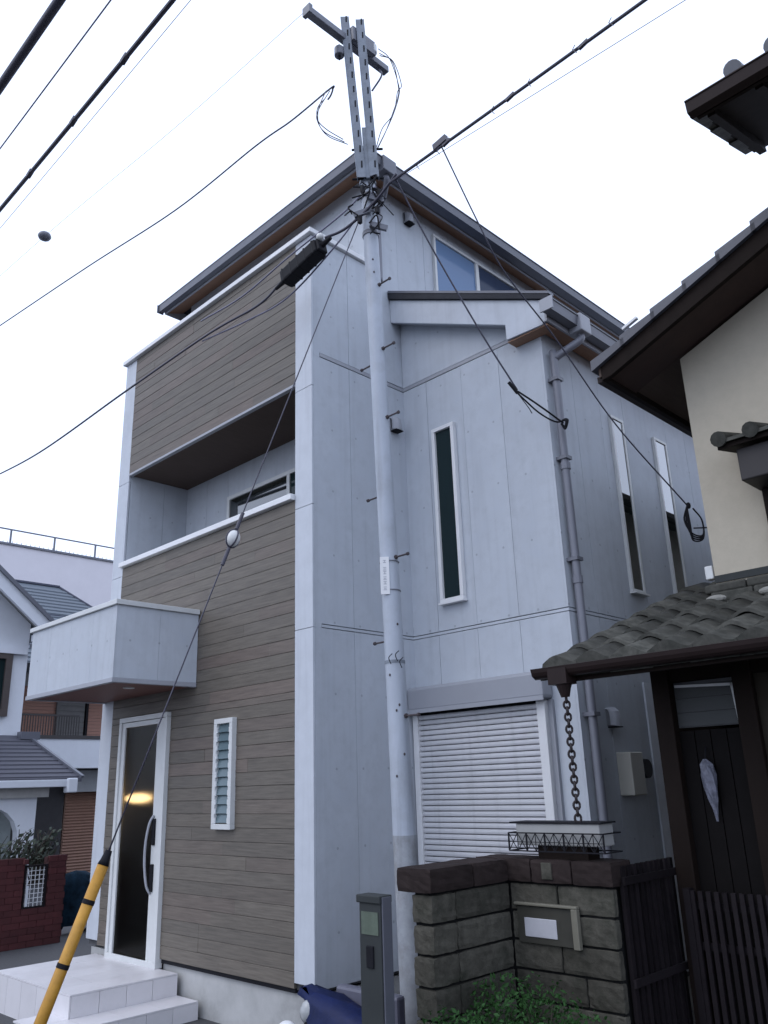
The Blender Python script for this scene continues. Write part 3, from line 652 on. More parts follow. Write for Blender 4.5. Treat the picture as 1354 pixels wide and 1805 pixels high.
cable('telephone_cable', spline([(-4.72, 4.17, 6.53), (-4.55, 4.28, 6.60), (-4.30, 4.40, 6.80), (-4.02, 4.40, 6.93)], 10), 0.0125, CAB, 'thick dark cable leaving the top of the closure box past the pole')
m = lashed(sag((-4.10, 4.40, 6.885), (9, 4.40, 7.3), 0.12, 60), 0.013, CAB)
for x in (-3.52, -3.75, -2.95, -2.6, -2.2, -1.9, -1.55):
    zc = 6.885 + (x+4.1)/13.1*0.41 - 0.03
    m.tube([(x, 4.40, zc+0.02), (x-0.015, 4.38, zc-0.03), (x+0.02, 4.37, zc-0.09)], 0.0035, 5)
m.add(*(lambda q: (q.v, q.f))(MB().beam((-3.58, 4.40, 6.91), (-3.44, 4.40, 6.93), 0.04, 0.06)))
solo(m, 'overhead_cable', CAB, 'dark cable bundle with tie ends rising from the pole to the top right', 'cable')
cable('overhead_cable', sag((-4.40, 4.47, 6.97), (9, 4.55, 6.1), 0.02, 40), 0.0028, CABL, 'hair-thin wire beside the right hand cable bundle near the top edge', 5)
# drop wires
cable('drop_wire', spline([(-3.517, 4.40, 6.93), (-3.36, 4.64, 6.16), (-3.326, 4.9, 5.80), (-3.24, 5.42, 5.36), (-3.096, 6.0, 4.69), (-2.82, 6.55, 4.0)], 10), 0.0065, CAB, 'drop wire running from the right hand bundle down past the side windows')
cable('drop_wire', spline([(-4.05, 4.42, 6.90), (-3.98, 4.75, 6.35), (-3.80, 5.15, 5.55), (-3.66, 5.42, 5.03)], 10), 0.008, CAB, 'drop wire from the pole to the downpipe corner of the grey block')
mm = MB(); mm.tube([(-3.70, 5.36, 5.10), (-3.66, 5.42, 5.00)], 0.016, 8)
mm.tube(spline([(-3.66, 5.42, 5.02), (-3.58, 5.50, 4.93), (-3.50, 5.60, 4.83), (-3.44, 5.74, 4.74)], 6), 0.009, 6)
mm.tube(spline([(-3.66, 5.42, 5.00), (-3.56, 5.55, 4.83), (-3.47, 5.66, 4.74), (-3.42, 5.74, 4.76)], 6), 0.008, 6)
mm.tube(spline([(-3.66, 5.42, 5.00), (-3.62, 5.50, 4.88), (-3.60, 5.52, 4.82)], 4), 0.004, 5)
for k in range(3): mm.tube(spline([(-3.44+.012*k, 5.74, 4.77), (-3.40+.01*k, 5.72, 4.74), (-3.42, 5.73, 4.70-.012*k), (-3.46, 5.74, 4.74)], 5), 0.008, 6)
solo(mm, 'wire_anchor', BLK, 'black looped wire anchor hooked on the corner downpipe of the grey block', 'wire anchor')
mm = MB()
for k in range(4):
    y = 6.55; x = -2.80; rr = 0.10+0.02*k
    mm.tube(spline([(x-.03, y, 4.0), (x-.06+.015*k, y-.02, 3.88-.02*k), (x-.02, y, 3.76-.02*k), (x+.06, y+.02, 3.73-.01*k), (x+.08, y, 3.85), (x+.02, y, 3.97)], 5), 0.007, 5)
mm.ball((-2.81, 6.54, 4.0), 0.02, 0.02, 0.03, 8, 6); mm.tube([(-2.80, 6.55, 3.80), (-2.40, 6.55, 3.72)], 0.006, 6)
solo(mm, 'wire_coil', BLK, 'dark coil of spare wire hanging beside the corner of the cream house', 'wire coil')
# guy wire with insulator, yellow guard
GA, GT = Vector((-5.14, 2.1, 0)), Vector((-4.48, 4.43, 6.83))
gp = lambda t: GA.lerp(GT, t)
cable('guy_wire', [gp(0.20), gp(0.35), gp(0.7), gp(1.0)], 0.0052, CAB, 'stay wire slanting from the pole down into the yellow guard', 6, 'stay wire')
tI = 3.57/6.83
IN = MB(); ax = (GT-GA).normalized()
IN.ball((0, 0, 0), 0.052, 0.052, 0.066, 14, 9)
ro = Vector((0, 0, 1)).rotation_difference(ax).to_matrix()
IN.v = [tuple(ro @ Vector(p) + gp(tI)) for p in IN.v]
g2 = solo(IN, 'stay_insulator', PORC, 'round white porcelain insulator strung on the stay wire before the planks', 'insulator', smooth=True)
for a_ in (0.0, 1.57):
    rg = [ro @ Vector((0.054*math.cos(t_)*math.cos(a_), 0.054*math.cos(t_)*math.sin(a_), 0.069*math.sin(t_))) + gp(tI) for t_ in [2*math.pi*k/20 for k in range(21)]]
    part(MB().tube(rg, 0.006, 6, caps=False), 'wire_loop', CAB, g2)
part(MB().tube([gp(tI+0.011), gp(tI+0.03)], 0.014, 8), 'wire_grip', CAB, g2); part(MB().tube([gp(tI-0.03), gp(tI-0.011)], 0.014, 8), 'wire_grip', CAB, g2)
YG = thing('stay_guard', 'leaning yellow stay wire guard tube with dark bands in front of the steps', 'guard tube', tuple(GA))
T1 = 1.44/6.83
part(MB().tube([gp(-0.01), gp(T1*0.5), gp(T1)], 0.034, 18), 'tube', YEL, YG, smooth=True)
for t in (0.42, 0.64, 0.865): part(MB().tube([gp(T1*t-0.0018), gp(T1*t+0.0018)], 0.0362, 18), 'band', BLK, YG)
part(MB().tube([gp(T1), gp(T1+0.004), gp(T1+0.012)], 0.035, 18, 0.020), 'cap', BLK, YG, smooth=True)
# cable closure
cl = thing('cable_closure', 'black ribbed cable closure box hanging on wires at the top of the planks', 'closure box', (-5.05, 4.17, 6.45))
A, B = Vector((-5.27, 4.16, 6.36)), Vector((-4.78, 4.17, 6.465)); dd = (B-A).normalized()
part(MB().beam(A, B, 0.14, 0.145), 'body', BLK, cl, bev=0.02)
for t in (0.08, 0.3, 0.5, 0.7, 0.92): part(MB().beam(A.lerp(B, t)-dd*0.012, A.lerp(B, t)+dd*0.012, 0.145, 0.150), 'rib', BLK, cl, bev=0.01)
part(MB().beam(B, B+dd*0.03, 0.11, 0.13), 'end_plate', BLK, cl, bev=0.01); part(MB().tube([B, B+dd*0.14], 0.028, 10, 0.018), 'cable_boot', BLK, cl); part(MB().tube([A, A-dd*0.14], 0.026, 10, 0.016), 'cable_boot', BLK, cl)
part(MB().ball(tuple(B+dd*0.05+Vector((-0.02, -0.03, 0.07))), 0.035, 0.035, 0.035), 'hanger_knob', PORC, cl, smooth=True)
# distant insulator ball
fb = MB().ball((-9.4, 3.45, 8.76), 0.085, 0.085, 0.06, 10, 7); 
solo(fb, 'wire_insulator', GUT, 'small grey insulator alone on a faint wire in the left sky', 'insulator', smooth=True)
cable('insulator_wire', spline([(-22, 3.2, 9.7), (-14.5, 3.32, 9.05), (-9.4, 3.45, 8.76), (-6.6, 3.66, 8.72), (-4.52, 3.82, 8.80)], 10), 0.0022, CABL, 'faint hair-thin wire carrying the lone grey insulator to the cross arm', 5, 'wire')

# ------------------------------------------------------------------ grey entry post
EP = thing('meter_post', 'dark grey square post with small green-white name plate left of the block wall', 'post', (-3.3, 3.27, 0))
DG = mat('post_grey', (0.034, 0.038, 0.038), 0.6, 0.1, spec=0.2)
part(MB().box(-3.413, 3.20, 0, -3.258, 3.275, 1.275), 'post_body', DG, EP, bev=0.004)
part(MB().box(-3.427, 3.19, 1.275, -3.254, 3.282, 1.312), 'post_cap', DG, EP, bev=0.005)
part(MB().box(-3.256, 3.206, 0, -3.246, 3.27, 1.305), 'side_trim', mat('post_side_silver', (0.11, 0.115, 0.14), 0.4, 0.08, metal=0.3), EP, bev=0.002)
part(MB().box(-3.395, 3.196, 1.13, -3.275, 3.202, 1.235), 'name_plate', mat('blurred_plate', (0.085, 0.11, 0.08), 0.6, 0.3, 14), EP)
part(MB().box(-3.36, 3.19, 0.98, -3.31, 3.202, 1.08), 'bell_unit', BLK, EP, bev=0.004)

# ------------------------------------------------------------------ block wall
BW = thing('block_wall', 'low weathered stone block wall with dark brown cap, stepping in towards the gate', 'wall', (-3.2, 4.2, 0))
part(MB().box(-3.455, 3.67, 0, -3.335, 4.53, 1.27), 'wall_core', MORT, BW); part(MB().box(-3.335, 4.365, 0, -2.635, 4.53, 1.27), 'wall_core', MORT, BW)
P = 0.1535
for r in range(8):
    z1 = 1.262 - r*P; z0 = z1 - P + 0.012
    if z1 < 0.05: break
    off = 0.2 if r % 2 else 0.0
    # end face
    j = lambda: random.uniform(0, 0.009)
    part(rough_box(-3.462, 3.65-j(), z0, -3.312, 3.85, z1), 'stone_block', CONC, BW)
    e = [3.853, 4.345]
    for a, b_ in zip(e, e[1:]): part(rough_box(-3.36, a+.003, z0, -3.318+j(), b_-.003, z1), 'stone_block', CONC, BW)
    e = [-3.312, -2.98+off*0.7, -2.615] if r != 1 else [-3.312, -3.25, -2.86, -2.615]
    for k, (a, b_) in enumerate(zip(e, e[1:])):
        if r == 1 and k == 1: continue            # the letter box sits here
        part(rough_box(a+.004, 4.352-j(), z0, b_-.004, 4.40, z1), 'stone_block', CONC, BW)
for a, b_ in ((3.625, 4.0), (4.004, 4.325)): part(rough_box(-3.555, a, 1.272, -3.298, b_, 1.40), 'cap_stone', CAPM, BW)
for a, b_ in ((-3.555, -3.14), (-3.136, -2.86), (-2.856, -2.60)): part(rough_box(a, 4.328, 1.272, b_, 4.555, 1.402), 'cap_stone', CAPM, BW)
part(MB().box(-3.055, 4.318, 1.295, -2.985, 4.33, 1.385), 'patch_stone', CONC, BW, bev=0.003)
MBX = part(MB().box(-3.245, 4.345, 0.955, -2.865, 4.42, 1.108), 'letter_box', mat('letterbox_tan', (0.10, 0.09, 0.065), 0.6, 0.12, 8), BW)
m = MB(); m.box(-3.265, 4.31, 1.150, -2.835, 4.343, 1.165); m.box(-2.875, 4.31, 0.945, -2.835, 4.343, 1.150)
part(m, 'box_rim', mat('letterbox_rim', (0.16, 0.15, 0.115), 0.6, 0.12, 8), MBX, bev=0.004)
part(MB().box(-3.255, 4.328, 0.95, -2.88, 4.343, 1.145), 'box_flap', mat('flap_olive', (0.045, 0.043, 0.034), 0.5, 0.2, 8), MBX, bev=0.003)
part(MB().box(-3.205, 4.322, 0.985, -2.985, 4.3285, 1.085), 'name_plate', mat('pale_plate', (0.46, 0.46, 0.49), 0.5, 0.1, 8), MBX, bev=0.012)
# planter rack on the cap
PR = thing('planter_rack', 'white planter box in a black iron lattice rack on the wall cap', 'planter', (-2.95, 4.43, 1.40))
part(MB().box(-3.235, 4.35, 1.475, -2.66, 4.50, 1.596), 'trough', mat('trough_white', (0.30, 0.30, 0.29), 0.6, 0.1), PR, bev=0.006)
part(MB().box(-3.275, 4.34, 1.597, -2.645, 4.51, 1.606), 'lid', BLK, PR)
part(MB().box(-3.10, 4.37, 1.402, -2.76, 4.49, 1.474), 'foot', DWOOD, PR)
m = MB()
x0, x1, y0, y1, za, zb = -3.275, -2.625, 4.325, 4.515, 1.445, 1.545
for z in (za, zb):
    m.beam((x0, y0, z), (x1, y0, z), .007, .007); m.beam((x0, y1, z), (x1, y1, z), .007, .007); m.beam((x0, y0, z), (x0, y1, z), .007, .007); m.beam((x1, y0, z), (x1, y1, z), .007, .007)
for k in range(6):
    x = x0 + (x1-x0)*k/5; m.beam((x, y0, za), (x, y0, zb), .008, .008)
for k in range(5):
    xa, xb = x0+(x1-x0)*k/5, x0+(x1-x0)*(k+1)/5; xm = (xa+xb)/2
    for p_, q_ in (((xa, za), (xm, zb)), ((xm, zb), (xb, za)), ((xa, (za+zb)/2), (xb, (za+zb)/2)), ((xa, zb), (xm, za)), ((xm, za), (xb, zb)), ((xm, za), (xm, zb))): m.beam((p_[0], y0, p_[1]), (q_[0], y0, q_[1]), .0035, .0035)
part(m, 'lattice', BLK, PR)

# shrub at the foot of the wall
SH = thing('shrub', 'low green leafy shrub growing against the foot of the block wall', 'shrub', (-2.95, 3.95, 0))
random.seed(3); m = MB(); st = MB()
lob = [(-3.1, 3.95, 0.60, 0.24, 0.26), (-2.85, 3.92, 0.62, 0.26, 0.26), (-2.62, 3.92, 0.52, 0.22, 0.24), (-3.22, 3.86, 0.42, 0.2, 0.25), (-2.95, 3.75, 0.40, 0.3, 0.3), (-2.65, 3.75, 0.35, 0.28, 0.3), (-3.16, 3.56, 0.52, 0.20, 0.24), (-2.92, 3.55, 0.55, 0.24, 0.26), (-2.62, 3.58, 0.50, 0.24, 0.25)]
for k in range(8500):
    l = random.choice(lob); a = random.uniform(0, 6.28); t = random.uniform(-0.5, 1); rr = random.uniform(0.55, 1.08)
    h = math.sqrt(max(0, 1-t*t))
    p = Vector((l[0]+l[3]*h*math.cos(a)*rr, l[1]+l[3]*0.8*h*math.sin(a)*rr, l[2]+l[4]*t*rr))
    if (p.x < -3.29 and p.y > 3.6) or p.y > 4.33: continue
    d = Vector((random.uniform(-1, 1), random.uniform(-1, 1), random.uniform(0.0, 1.2))).normalized(); s_ = d.orthogonal().normalized()
    s_ = Matrix.Rotation(random.uniform(0, 6.28), 3, d) @ s_; u_ = d.cross(s_)
    L_ = random.choice((random.uniform(0.006, 0.012), random.uniform(0.010, 0.021)))
    m.add([p - s_*L_, p + u_*L_*0.5 + d*0.002, p + s_*L_, p - u_*L_*0.5 + d*0.002], [(0, 1, 2), (0, 2, 3)])
part(m, 'foliage', LEAF, SH)
for k in range(26):
    a = random.uniform(0, 6.28); b_ = Vector((-2.92+random.uniform(-.1, .1), 3.92, 0)); l = random.choice(lob)
    st.tube([b_, b_.lerp(Vector(l[:3]), 0.6)+Vector((0, 0, 0.05)), Vector(l[:3])+Vector((random.uniform(-.12, .12), random.uniform(-.12, .12), 0.12))], 0.008, 5, 0.003)
part(st, 'stem', TWIG, SH); random.seed(7)

# blue covered scooter beside the pilaster
BS = thing('covered_scooter', 'small scooter under a glossy dark blue cover at the foot of the grey corner', 'scooter', (-4.5, 3.95, 0))
BLU = mat('blue_cover', (0.004, 0.010, 0.055), 0.45, 0.35, 9, bump=0.6, spec=0.2)
m = MB(); cols = []
xs = [-4.86, -4.80, -4.70, -4.55, -4.40, -4.25, -4.10, -3.98]
top = [0.575, 0.590, 0.580, 0.560, 0.535, 0.50, 0.46, 0.42]
for i, x in enumerate(xs):
    ring = []
    for k in range(9):
        a = math.pi*k/8; wv = 0.018*math.sin(3*k+i*1.7)
        hw = 0.03+0.12*min(1, i/3.0)
        zb = max(0.10, 0.55-0.62*(x+4.86))
        ring.append((x+wv, 4.02-math.cos(a)*hw+wv, zb+(top[i]-zb)*math.sin(a)**0.6 + wv*0.5))
    cols.append(ring)
vs_ = [p for r_ in cols for p in r_]; n9 = 9
m.add(vs_, [(i*n9+k, i*n9+k+1, (i+1)*n9+k+1, (i+1)*n9+k) for i in range(len(xs)-1) for k in range(n9-1)])
cv = part(m, 'cover', BLU, BS, smooth=True)
part(MB().ball((-4.70, 3.96, 0.46), 0.07, 0.08, 0.08, 12, 8), 'headlight', mat('lens_grey', (0.35, 0.36, 0.36), 0.2, 0.2, 20), BS, smooth=True)
m = MB(); m.box(-4.72, 3.90, 0.36, -4.2, 4.12, 0.44); part(m, 'body', BLK, BS, bev=0.03)
w_ = MB()
for xc in (-4.55, -3.75):
    ring = [(xc+0.20*math.cos(2*math.pi*k/20), 4.02, 0.22+0.20*math.sin(2*math.pi*k/20)) for k in range(21)]
    part(MB().tube(ring, 0.045, 8, caps=False), 'wheel', BLK, BS, smooth=True)
part(MB().ball((-4.80, 3.84, 0.36), 0.075, 0.06, 0.055, 12, 8), 'front_fender', WHITE, BS, smooth=True)
part(MB().box(-4.62, 4.10, 0.40, -4.05, 4.18, 0.60), 'screen_panel', mat('grey_visor', (0.10, 0.10, 0.13), 0.4), BS, bev=0.02)

# ------------------------------------------------------------------ fences in front of the gate
FA = thing('slat_fence', 'dark iron slat fence running back from the block wall end to the gate post', 'fence', (-2.6, 4.8, 0))
sm = mesh_of(MB().box(-0.012, -0.018, -0.64, 0.012, 0.018, 0.64), 'slat', IRON); y = 4.44
while y < 5.05:
    inst(sm, 'slat', FA, (-2.60, y, 0.735)); y += 0.062
for z in (1.30, 0.80, 0.25): part(MB().box(-2.58, 4.40, z-.02, -2.565, 5.08, z+.02), 'rail', IRON, FA)
FB = thing('slat_gate', 'low dark slatted gate closing the entry at the bottom right corner', 'gate', (-2.0, 4.92, 0))
sm2 = mesh_of(MB().box(-0.013, -0.011, -0.515, 0.013, 0.011, 0.515), 'slat', IRON); x = -2.44
while x < -1.35:
    inst(sm2, 'slat', FB, (x, 4.92, 0.695)); x += 0.048
for z in (1.13, 0.92, 0.30): part(MB().box(-2.46, 4.935, z-.02, -1.33, 4.955, z+.02), 'rail', IRON, FB)
for x in (-2.47, -1.32): part(MB().box(x-.02, 4.90, 0.02, x+.02, 4.96, 1.22), 'end_post', IRON, FB)

# ------------------------------------------------------------------ roofed gate
RG = thing('roofed_gate', 'dark timber entrance gate under a grey clay tile roof on the right', 'gate', (-2.1, 5.2, 0))
SL = 0.36
def gz(y): return 2.505 + SL*(y-4.42)
for x in (-2.505, -1.99, -1.15): part(MB().box(x-.058, 4.985, 0, x+.058, 5.10, gz(5.04)-0.14), 'post', DWOOD, RG, bev=0.006)
part(MB().box(-2.56, 5.0, 2.40, -0.9, 5.083, 2.52), 'beam', DWOOD, RG, bev=0.005)
part(MB().hexa([(-2.90, 4.42, gz(4.42)-0.045), (-0.9, 4.42, gz(4.42)-0.045), (-0.9, 5.84, gz(5.84)-0.045), (-2.90, 5.84, gz(5.84)-0.045)],
               [(-2.90, 4.42, gz(4.42)-0.02), (-0.9, 4.42, gz(4.42)-0.02), (-0.9, 5.84, gz(5.84)-0.02), (-2.90, 5.84, gz(5.84)-0.02)]), 'roof_deck', DWOOD, RG)
part(MB().hexa([(-2.90, 5.84, gz(5.84)-0.045), (-2.43, 5.84, gz(5.84)-0.045), (-2.43, 6.9, gz(6.9)-0.045), (-2.90, 6.9, gz(6.9)-0.045)],
               [(-2.90, 5.84, gz(5.84)-0.02), (-2.43, 5.84, gz(5.84)-0.02), (-2.43, 6.9, gz(6.9)-0.02), (-2.90, 6.9, gz(6.9)-0.02)]), 'roof_deck', DWOOD, RG)
part(MB().box(-2.92, 4.41, gz(4.42)-0.10, -0.9, 4.44, gz(4.42)-0.012), 'eave_board', DWOOD, RG)
for i in range(6):
    x = -2.72 + i*0.33; part(MB().beam((x, 4.45, gz(4.45)-0.075), (x, 5.8, gz(5.8)-0.075), 0.045, 0.06), 'rafter', DWOOD, RG)
m = MB(); cs = []
for k in range(9):
    a = math.pi*k/8; cs.append((4.352-math.cos(a)*0.048, 2.492-math.sin(a)*0.062))
for k in range(8, -1, -1):
    a = math.pi*k/8; cs.append((4.352-math.cos(a)*0.043, 2.494-math.sin(a)*0.057))
m.prism(cs, 'x', -2.99, -0.9); part(m, 'gutter', DGUT, RG)
part(MB().prism([(4.304, 2.493), (4.40, 2.493), (4.387, 2.45), (4.352, 2.43), (4.317, 2.45)], 'x', -3.0, -2.985), 'gutter_end', DGUT, RG)
part(MB().tube([(-2.80, 4.355, 2.40), (-2.80, 4.355, 2.36), (-2.80, 4.36, 2.31)], 0.055, 12, 0.026).box(-2.875, 4.30, 2.385, -2.745, 4.41, 2.48), 'outlet', DGUT, RG)
for k in range(12):
    y0 = 5.105 + k*0.145; part(MB().box(-2.565, y0, 0, -2.54, y0+0.143, gz(y0)-0.05), 'added_side_board', DWOOD, RG)  # unseen boards behind the post, added to darken the gap between the houses
# roof tiles
TW, TLn = 0.245, 0.30
def tile_mesh(verge=False, front=False):
    mb = MB(); n = 10; L_ = TLn + 0.045; top = []; rows = []
    for e_, dy in ((0, 0.0), (1, L_)):
        r_ = []
        for k in range(n+1):
            u = k/n; x = -TW/2 - 0.012 + (TW+0.024)*u
            zz = 0.026*math.sin(2*math.pi*(u-0.18)) + 0.006
            if verge and k == 0: zz -= 0.085
            r_.append((x, dy, zz + SL*dy + (0.034 if e_ == 0 else 0.0)))
        rows.append(r_)
    th = 0.023
    vs_ = rows[0] + rows[1] + [(p[0], p[1], (-0.075 if front else p[2]-th)) for p in rows[0]] + [(p[0], p[1], p[2]-th) for p in rows[1]]
    N = n+1; fs = []
    for k in range(n):
        fs += [(k, k+1, N+k+1, N+k), (2*N+k, 3*N+k, 3*N+k+1, 2*N+k+1), (k, 2*N+k, 2*N+k+1, k+1), (N+k, N+k+1, 3*N+k+1, 3*N+k)]
    fs += [(0, N, 3*N, 2*N), (n, 2*N+n, 3*N+n, N+n)]
    mb.add(vs_, fs); return mesh_of(mb, 'roof_tile', KTILE, False)
tm, tv, tf, tfv = tile_mesh(), tile_mesh(True), tile_mesh(False, True), tile_mesh(True, True)
for me_ in (tm, tv, tf, tfv):
    for p in me_.polygons: p.use_smooth = len(p.vertices) == 4 and abs(p.normal.z) > 0.5
for cidx in range(8):
    x = -2.845 + cidx*TW
    for r in range(8):
        y = 4.385 + r*0.285
        if cidx > 1 and y > 5.62: continue
        if y > 6.6: continue
        inst((tfv if cidx == 0 else tf) if r == 0 else (tv if cidx == 0 else tm), 'roof_tile', RG, (x+random.uniform(-.006, .006), y+random.uniform(-.008, .008), gz(y)+0.008+random.uniform(-.003, .004)), (0, random.uniform(-.025, .025), random.uniform(-.012, .012)))
for i in range(5):
    part(MB().box(-2.40+i*0.30, 5.72, 2.985+0.02*(i % 2), -2.10+i*0.30-0.006, 5.845, 3.06), 'ridge_tile', KTILE, RG, bev=0.012)
    part(MB().box(-2.40+i*0.30-0.05, 5.75, 3.062, -2.10+i*0.30-0.056, 5.845, 3.125), 'ridge_tile', KTILE, RG, bev=0.014)
MORTW = mat('pale_mortar', (0.24, 0.235, 0.21), 0.9, 0.2, 20)
for x, y in ((-2.34, 5.66), (-1.98, 5.68)): part(MB().ball((x, y, 3.0), 0.075, 0.03, 0.028, 9, 6), 'mortar_lump', MORTW, RG)
# pale box at the roof corner
solo(MB().box(-2.475, 5.86, 3.19, -2.415, 5.93, 3.29), 'junction_box', OFFW, 'small white box on the cream house corner at the top of the gate roof', 'box', bev=0.008)
# door leaves and transom of the gate
G = part(MB().box(-2.447, 5.06, 0.15, -2.048, 5.09, 2.10), 'gate_door', mat('black_boards', (0.006, 0.005, 0.005), 0.7, 0.2, spec=0.1), RG)
for i in range(4): part(MB().box(-2.447+i*0.1, 5.045, 0.15, -2.353+i*0.1, 5.06, 2.10), 'board', bpy.data.materials['black_boards'], G)
T = part(MB().box(-2.447, 5.055, 2.12, -2.048, 5.075, 2.395), 'transom', mat('transom_grey', (0.10, 0.105, 0.11), 0.6, 0.1), RG)
for i in range(3): part(MB().box(-2.44, 5.04, 2.125+i*0.085, -2.06, 5.055, 2.205+i*0.085), 'transom_slat', mat('transom_slat_grey', (0.042, 0.046, 0.046), 0.6, 0.1) if i == 0 else bpy.data.materials['transom_slat_grey'], T)
m = MB(); m.beam((-2.43, 5.035, 2.372), (-2.07, 5.035, 2.352), 0.012, 0.016); m.beam((-2.07, 5.035, 2.36), (-2.055, 5.035, 2.13), 0.012, 0.016); part(m, 'transom_trim', OFFW, T)
part(MB().box(-1.932, 5.03, 0, -1.208, 5.09, 2.40), 'side_panel', mat('olive_dark_panel', (0.040, 0.034, 0.026), 0.8, 0.2, spec=0.1), RG)
# rain chain
RC = thing('rain_chain', 'dark link rain chain hanging from the gutter of the tiled gate roof', 'rain chain', (-2.80, 4.365, 1.57))
def link_mesh():
    mb = MB(); ring = []
    for k in range(15):
        a = 2*math.pi*k/14; ring.append((0.018*math.cos(a), 0, 0.0235*math.sin(a)))
    mb.tube(ring, 0.0072, 6, caps=False); return mesh_of(mb, 'chain_link', mat('dark_chain', (0.018, 0.011, 0.012), 0.6, 0.2), True)
lm = link_mesh(); z = 2.30; k = 0
while z > 1.61:
    inst(lm, 'chain_link', RC, (-2.80, 4.365, z), (0, 0, R(40) if k % 2 else R(-50))); z -= 0.0355; k += 1
# wrapped bundle on the gate door
HB = MB()
for k, (dx, zz, wd) in enumerate(()): pass
ringz = [(1.93, 0.012), (1.90, 0.040), (1.84, 0.052), (1.77, 0.046), (1.70, 0.030), (1.64, 0.016), (1.58, 0.008)]
vs_ = []
for i, (zz, r_) in enumerate(ringz):
    for k in range(10):
        a = 2*math.pi*k/10; q = r_*(1+0.22*math.sin(3*k+i*2.1)); vs_.append((-2.29+0.85*q*math.cos(a)+0.004*i, 5.005+0.6*q*math.sin(a), zz))
HB.add(vs_, [(i*10+k, i*10+(k+1) % 10, (i+1)*10+(k+1) % 10, (i+1)*10+k) for i in range(6) for k in range(10)] + [tuple(range(10)), tuple(range(60, 70))])
hb = solo(HB, 'hanging_bundle', mat('crumpled_plastic', (0.12, 0.125, 0.16), 0.5, 0.5, 30, bump=0.9), 'pale crumpled plastic bundle hanging on the dark gate door', 'bundle', smooth=False)
part(MB().tube([(-2.29, 5.005, 1.92), (-2.29, 5.03, 1.98), (-2.29, 5.042, 2.0)], 0.004, 5), 'hook', BLK, hb)

# ------------------------------------------------------------------ cream house on the right
CH = thing('cream_house', 'older cream rendered house with dark tiled gable roof at the right edge', 'house', (-1, 7.5, 0))
CS = 0.41
def cz(x): return 4.97 + CS*(x+2.88) if x < 0.5 else 4.97 + CS*(3.38) - CS*(x-0.5)
m = MB(); m.prism([(-2.4, 0), (3.4, 0), (3.4, cz(3.4)-0.24), (0.5, cz(0.5)-0.24), (-2.4, cz(-2.4)-0.20)], 'y', 5.85, 11.5); part(m, 'wall', CREAM, CH)
m = MB(); m.prism([(-2.86, cz(-2.86)-0.085), (0.5, cz(0.5)-0.085), (3.86, cz(3.86)-0.085), (3.86, cz(3.86)-0.16), (0.5, cz(0.5)-0.16), (-2.86, cz(-2.86)-0.16)], 'y', 5.38, 11.9); part(m, 'roof', SOFD, CH)
m = MB(); m.prism([(-2.84, cz(-2.84)-0.07), (0.5, cz(0.5)-0.07), (0.5, cz(0.5)-0.26), (-2.76, cz(-2.76)-0.22), (-2.84, cz(-2.84)-0.20)], 'y', 5.375, 5.42)
part(m, 'bargeboard', DWOOD, CH, bev=0.004)
m = MB(); m.prism([(-2.80, cz(-2.80)-0.165), (0.5, cz(0.5)-0.165), (0.5, cz(0.5)-0.20), (-2.80, cz(-2.80)-0.185)], 'y', 5.42, 5.845); part(m, 'soffit', mat('red_dark_soffit', (0.040, 0.020, 0.016), 0.7, 0.2, 6), CH)
part(MB().box(-2.84, 5.42, 4.79, -2.80, 11.8, 4.87), 'fascia', DWOOD, CH)
tv2 = MB(); 
tv2.hexa([(-0.15, -0.10, -0.055), (0.15, -0.10, -0.055+CS*0.30), (0.15, 0.14, -0.055+CS*0.30), (-0.15, 0.14, -0.055)],
         [(-0.15, -0.10, 0.035), (0.15, -0.10, 0.0+CS*0.30), (0.15, 0.14, 0.0+CS*0.30), (-0.15, 0.14, 0.035)])
vme = mesh_of(tv2, 'verge_tile', mat('slate_verge', (0.085, 0.088, 0.105), 0.5, 0.15, 8, rnd=0.1))
x = -2.75
while x < 0.4:
    inst(vme, 'verge_tile', CH, (x, 5.44, cz(x)-CS*0.15-0.03)); x += 0.27
pl_ = MB().beam((-2.60, 5.36, 5.13), (-2.47, 5.35, 5.17), 0.03, 0.02); part(pl_, 'snow_clip', WHITE, CH)
part(MB().box(-2.90, 5.42, 4.80, -2.84, 11.7, 4.85), 'gutter', DGUT, CH)
# wall foot flashing over the gate roof
part(MB().box(-2.4, 5.835, 3.15, 0.5, 5.849, 3.20), 'flashing', DG, CH)
# window hood
HW = part(MB().hexa([(-2.08, 5.46, 3.98), (-1.0, 5.46, 3.98), (-1.0, 5.848, 4.06), (-2.08, 5.848, 4.06)], [(-2.08, 5.46, 4.02), (-1.0, 5.46, 4.02), (-1.0, 5.848, 4.12), (-2.08, 5.848, 4.12)]), 'window_hood', DWOOD, CH, bev=0.004)
for k in range(5):
    x = -2.05 + k*0.22
    part(MB().tube([(x, 5.42, 4.045), (x, 5.85, 4.155)], 0.055, 12), 'hood_tile', KTILE, HW); part(MB().hexa([(x+.03, 5.43, 4.015), (x+.20, 5.43, 4.015), (x+.20, 5.845, 4.12), (x+.03, 5.845, 4.12)], [(x+.03, 5.43, 4.04), (x+.20, 5.43, 4.04), (x+.20, 5.845, 4.145), (x+.03, 5.845, 4.145)]), 'hood_tile', KTILE, HW)
part(MB().box(-1.98, 5.52, 3.74, -1.0, 5.848, 3.975), 'shutter_box', mat('black_brown_box', (0.022, 0.018, 0.018), 0.6, 0.1), CH, bev=0.01)
W = part(frame_mb('y', 5.85, -1.95, -1.0, 3.25, 3.735, 0.045, 0.06, 0.0), 'window', DWOOD, CH)
part(MB().box(-1.905, 5.81, 3.295, -1.045, 5.83, 3.69), 'pane', GLS, W)
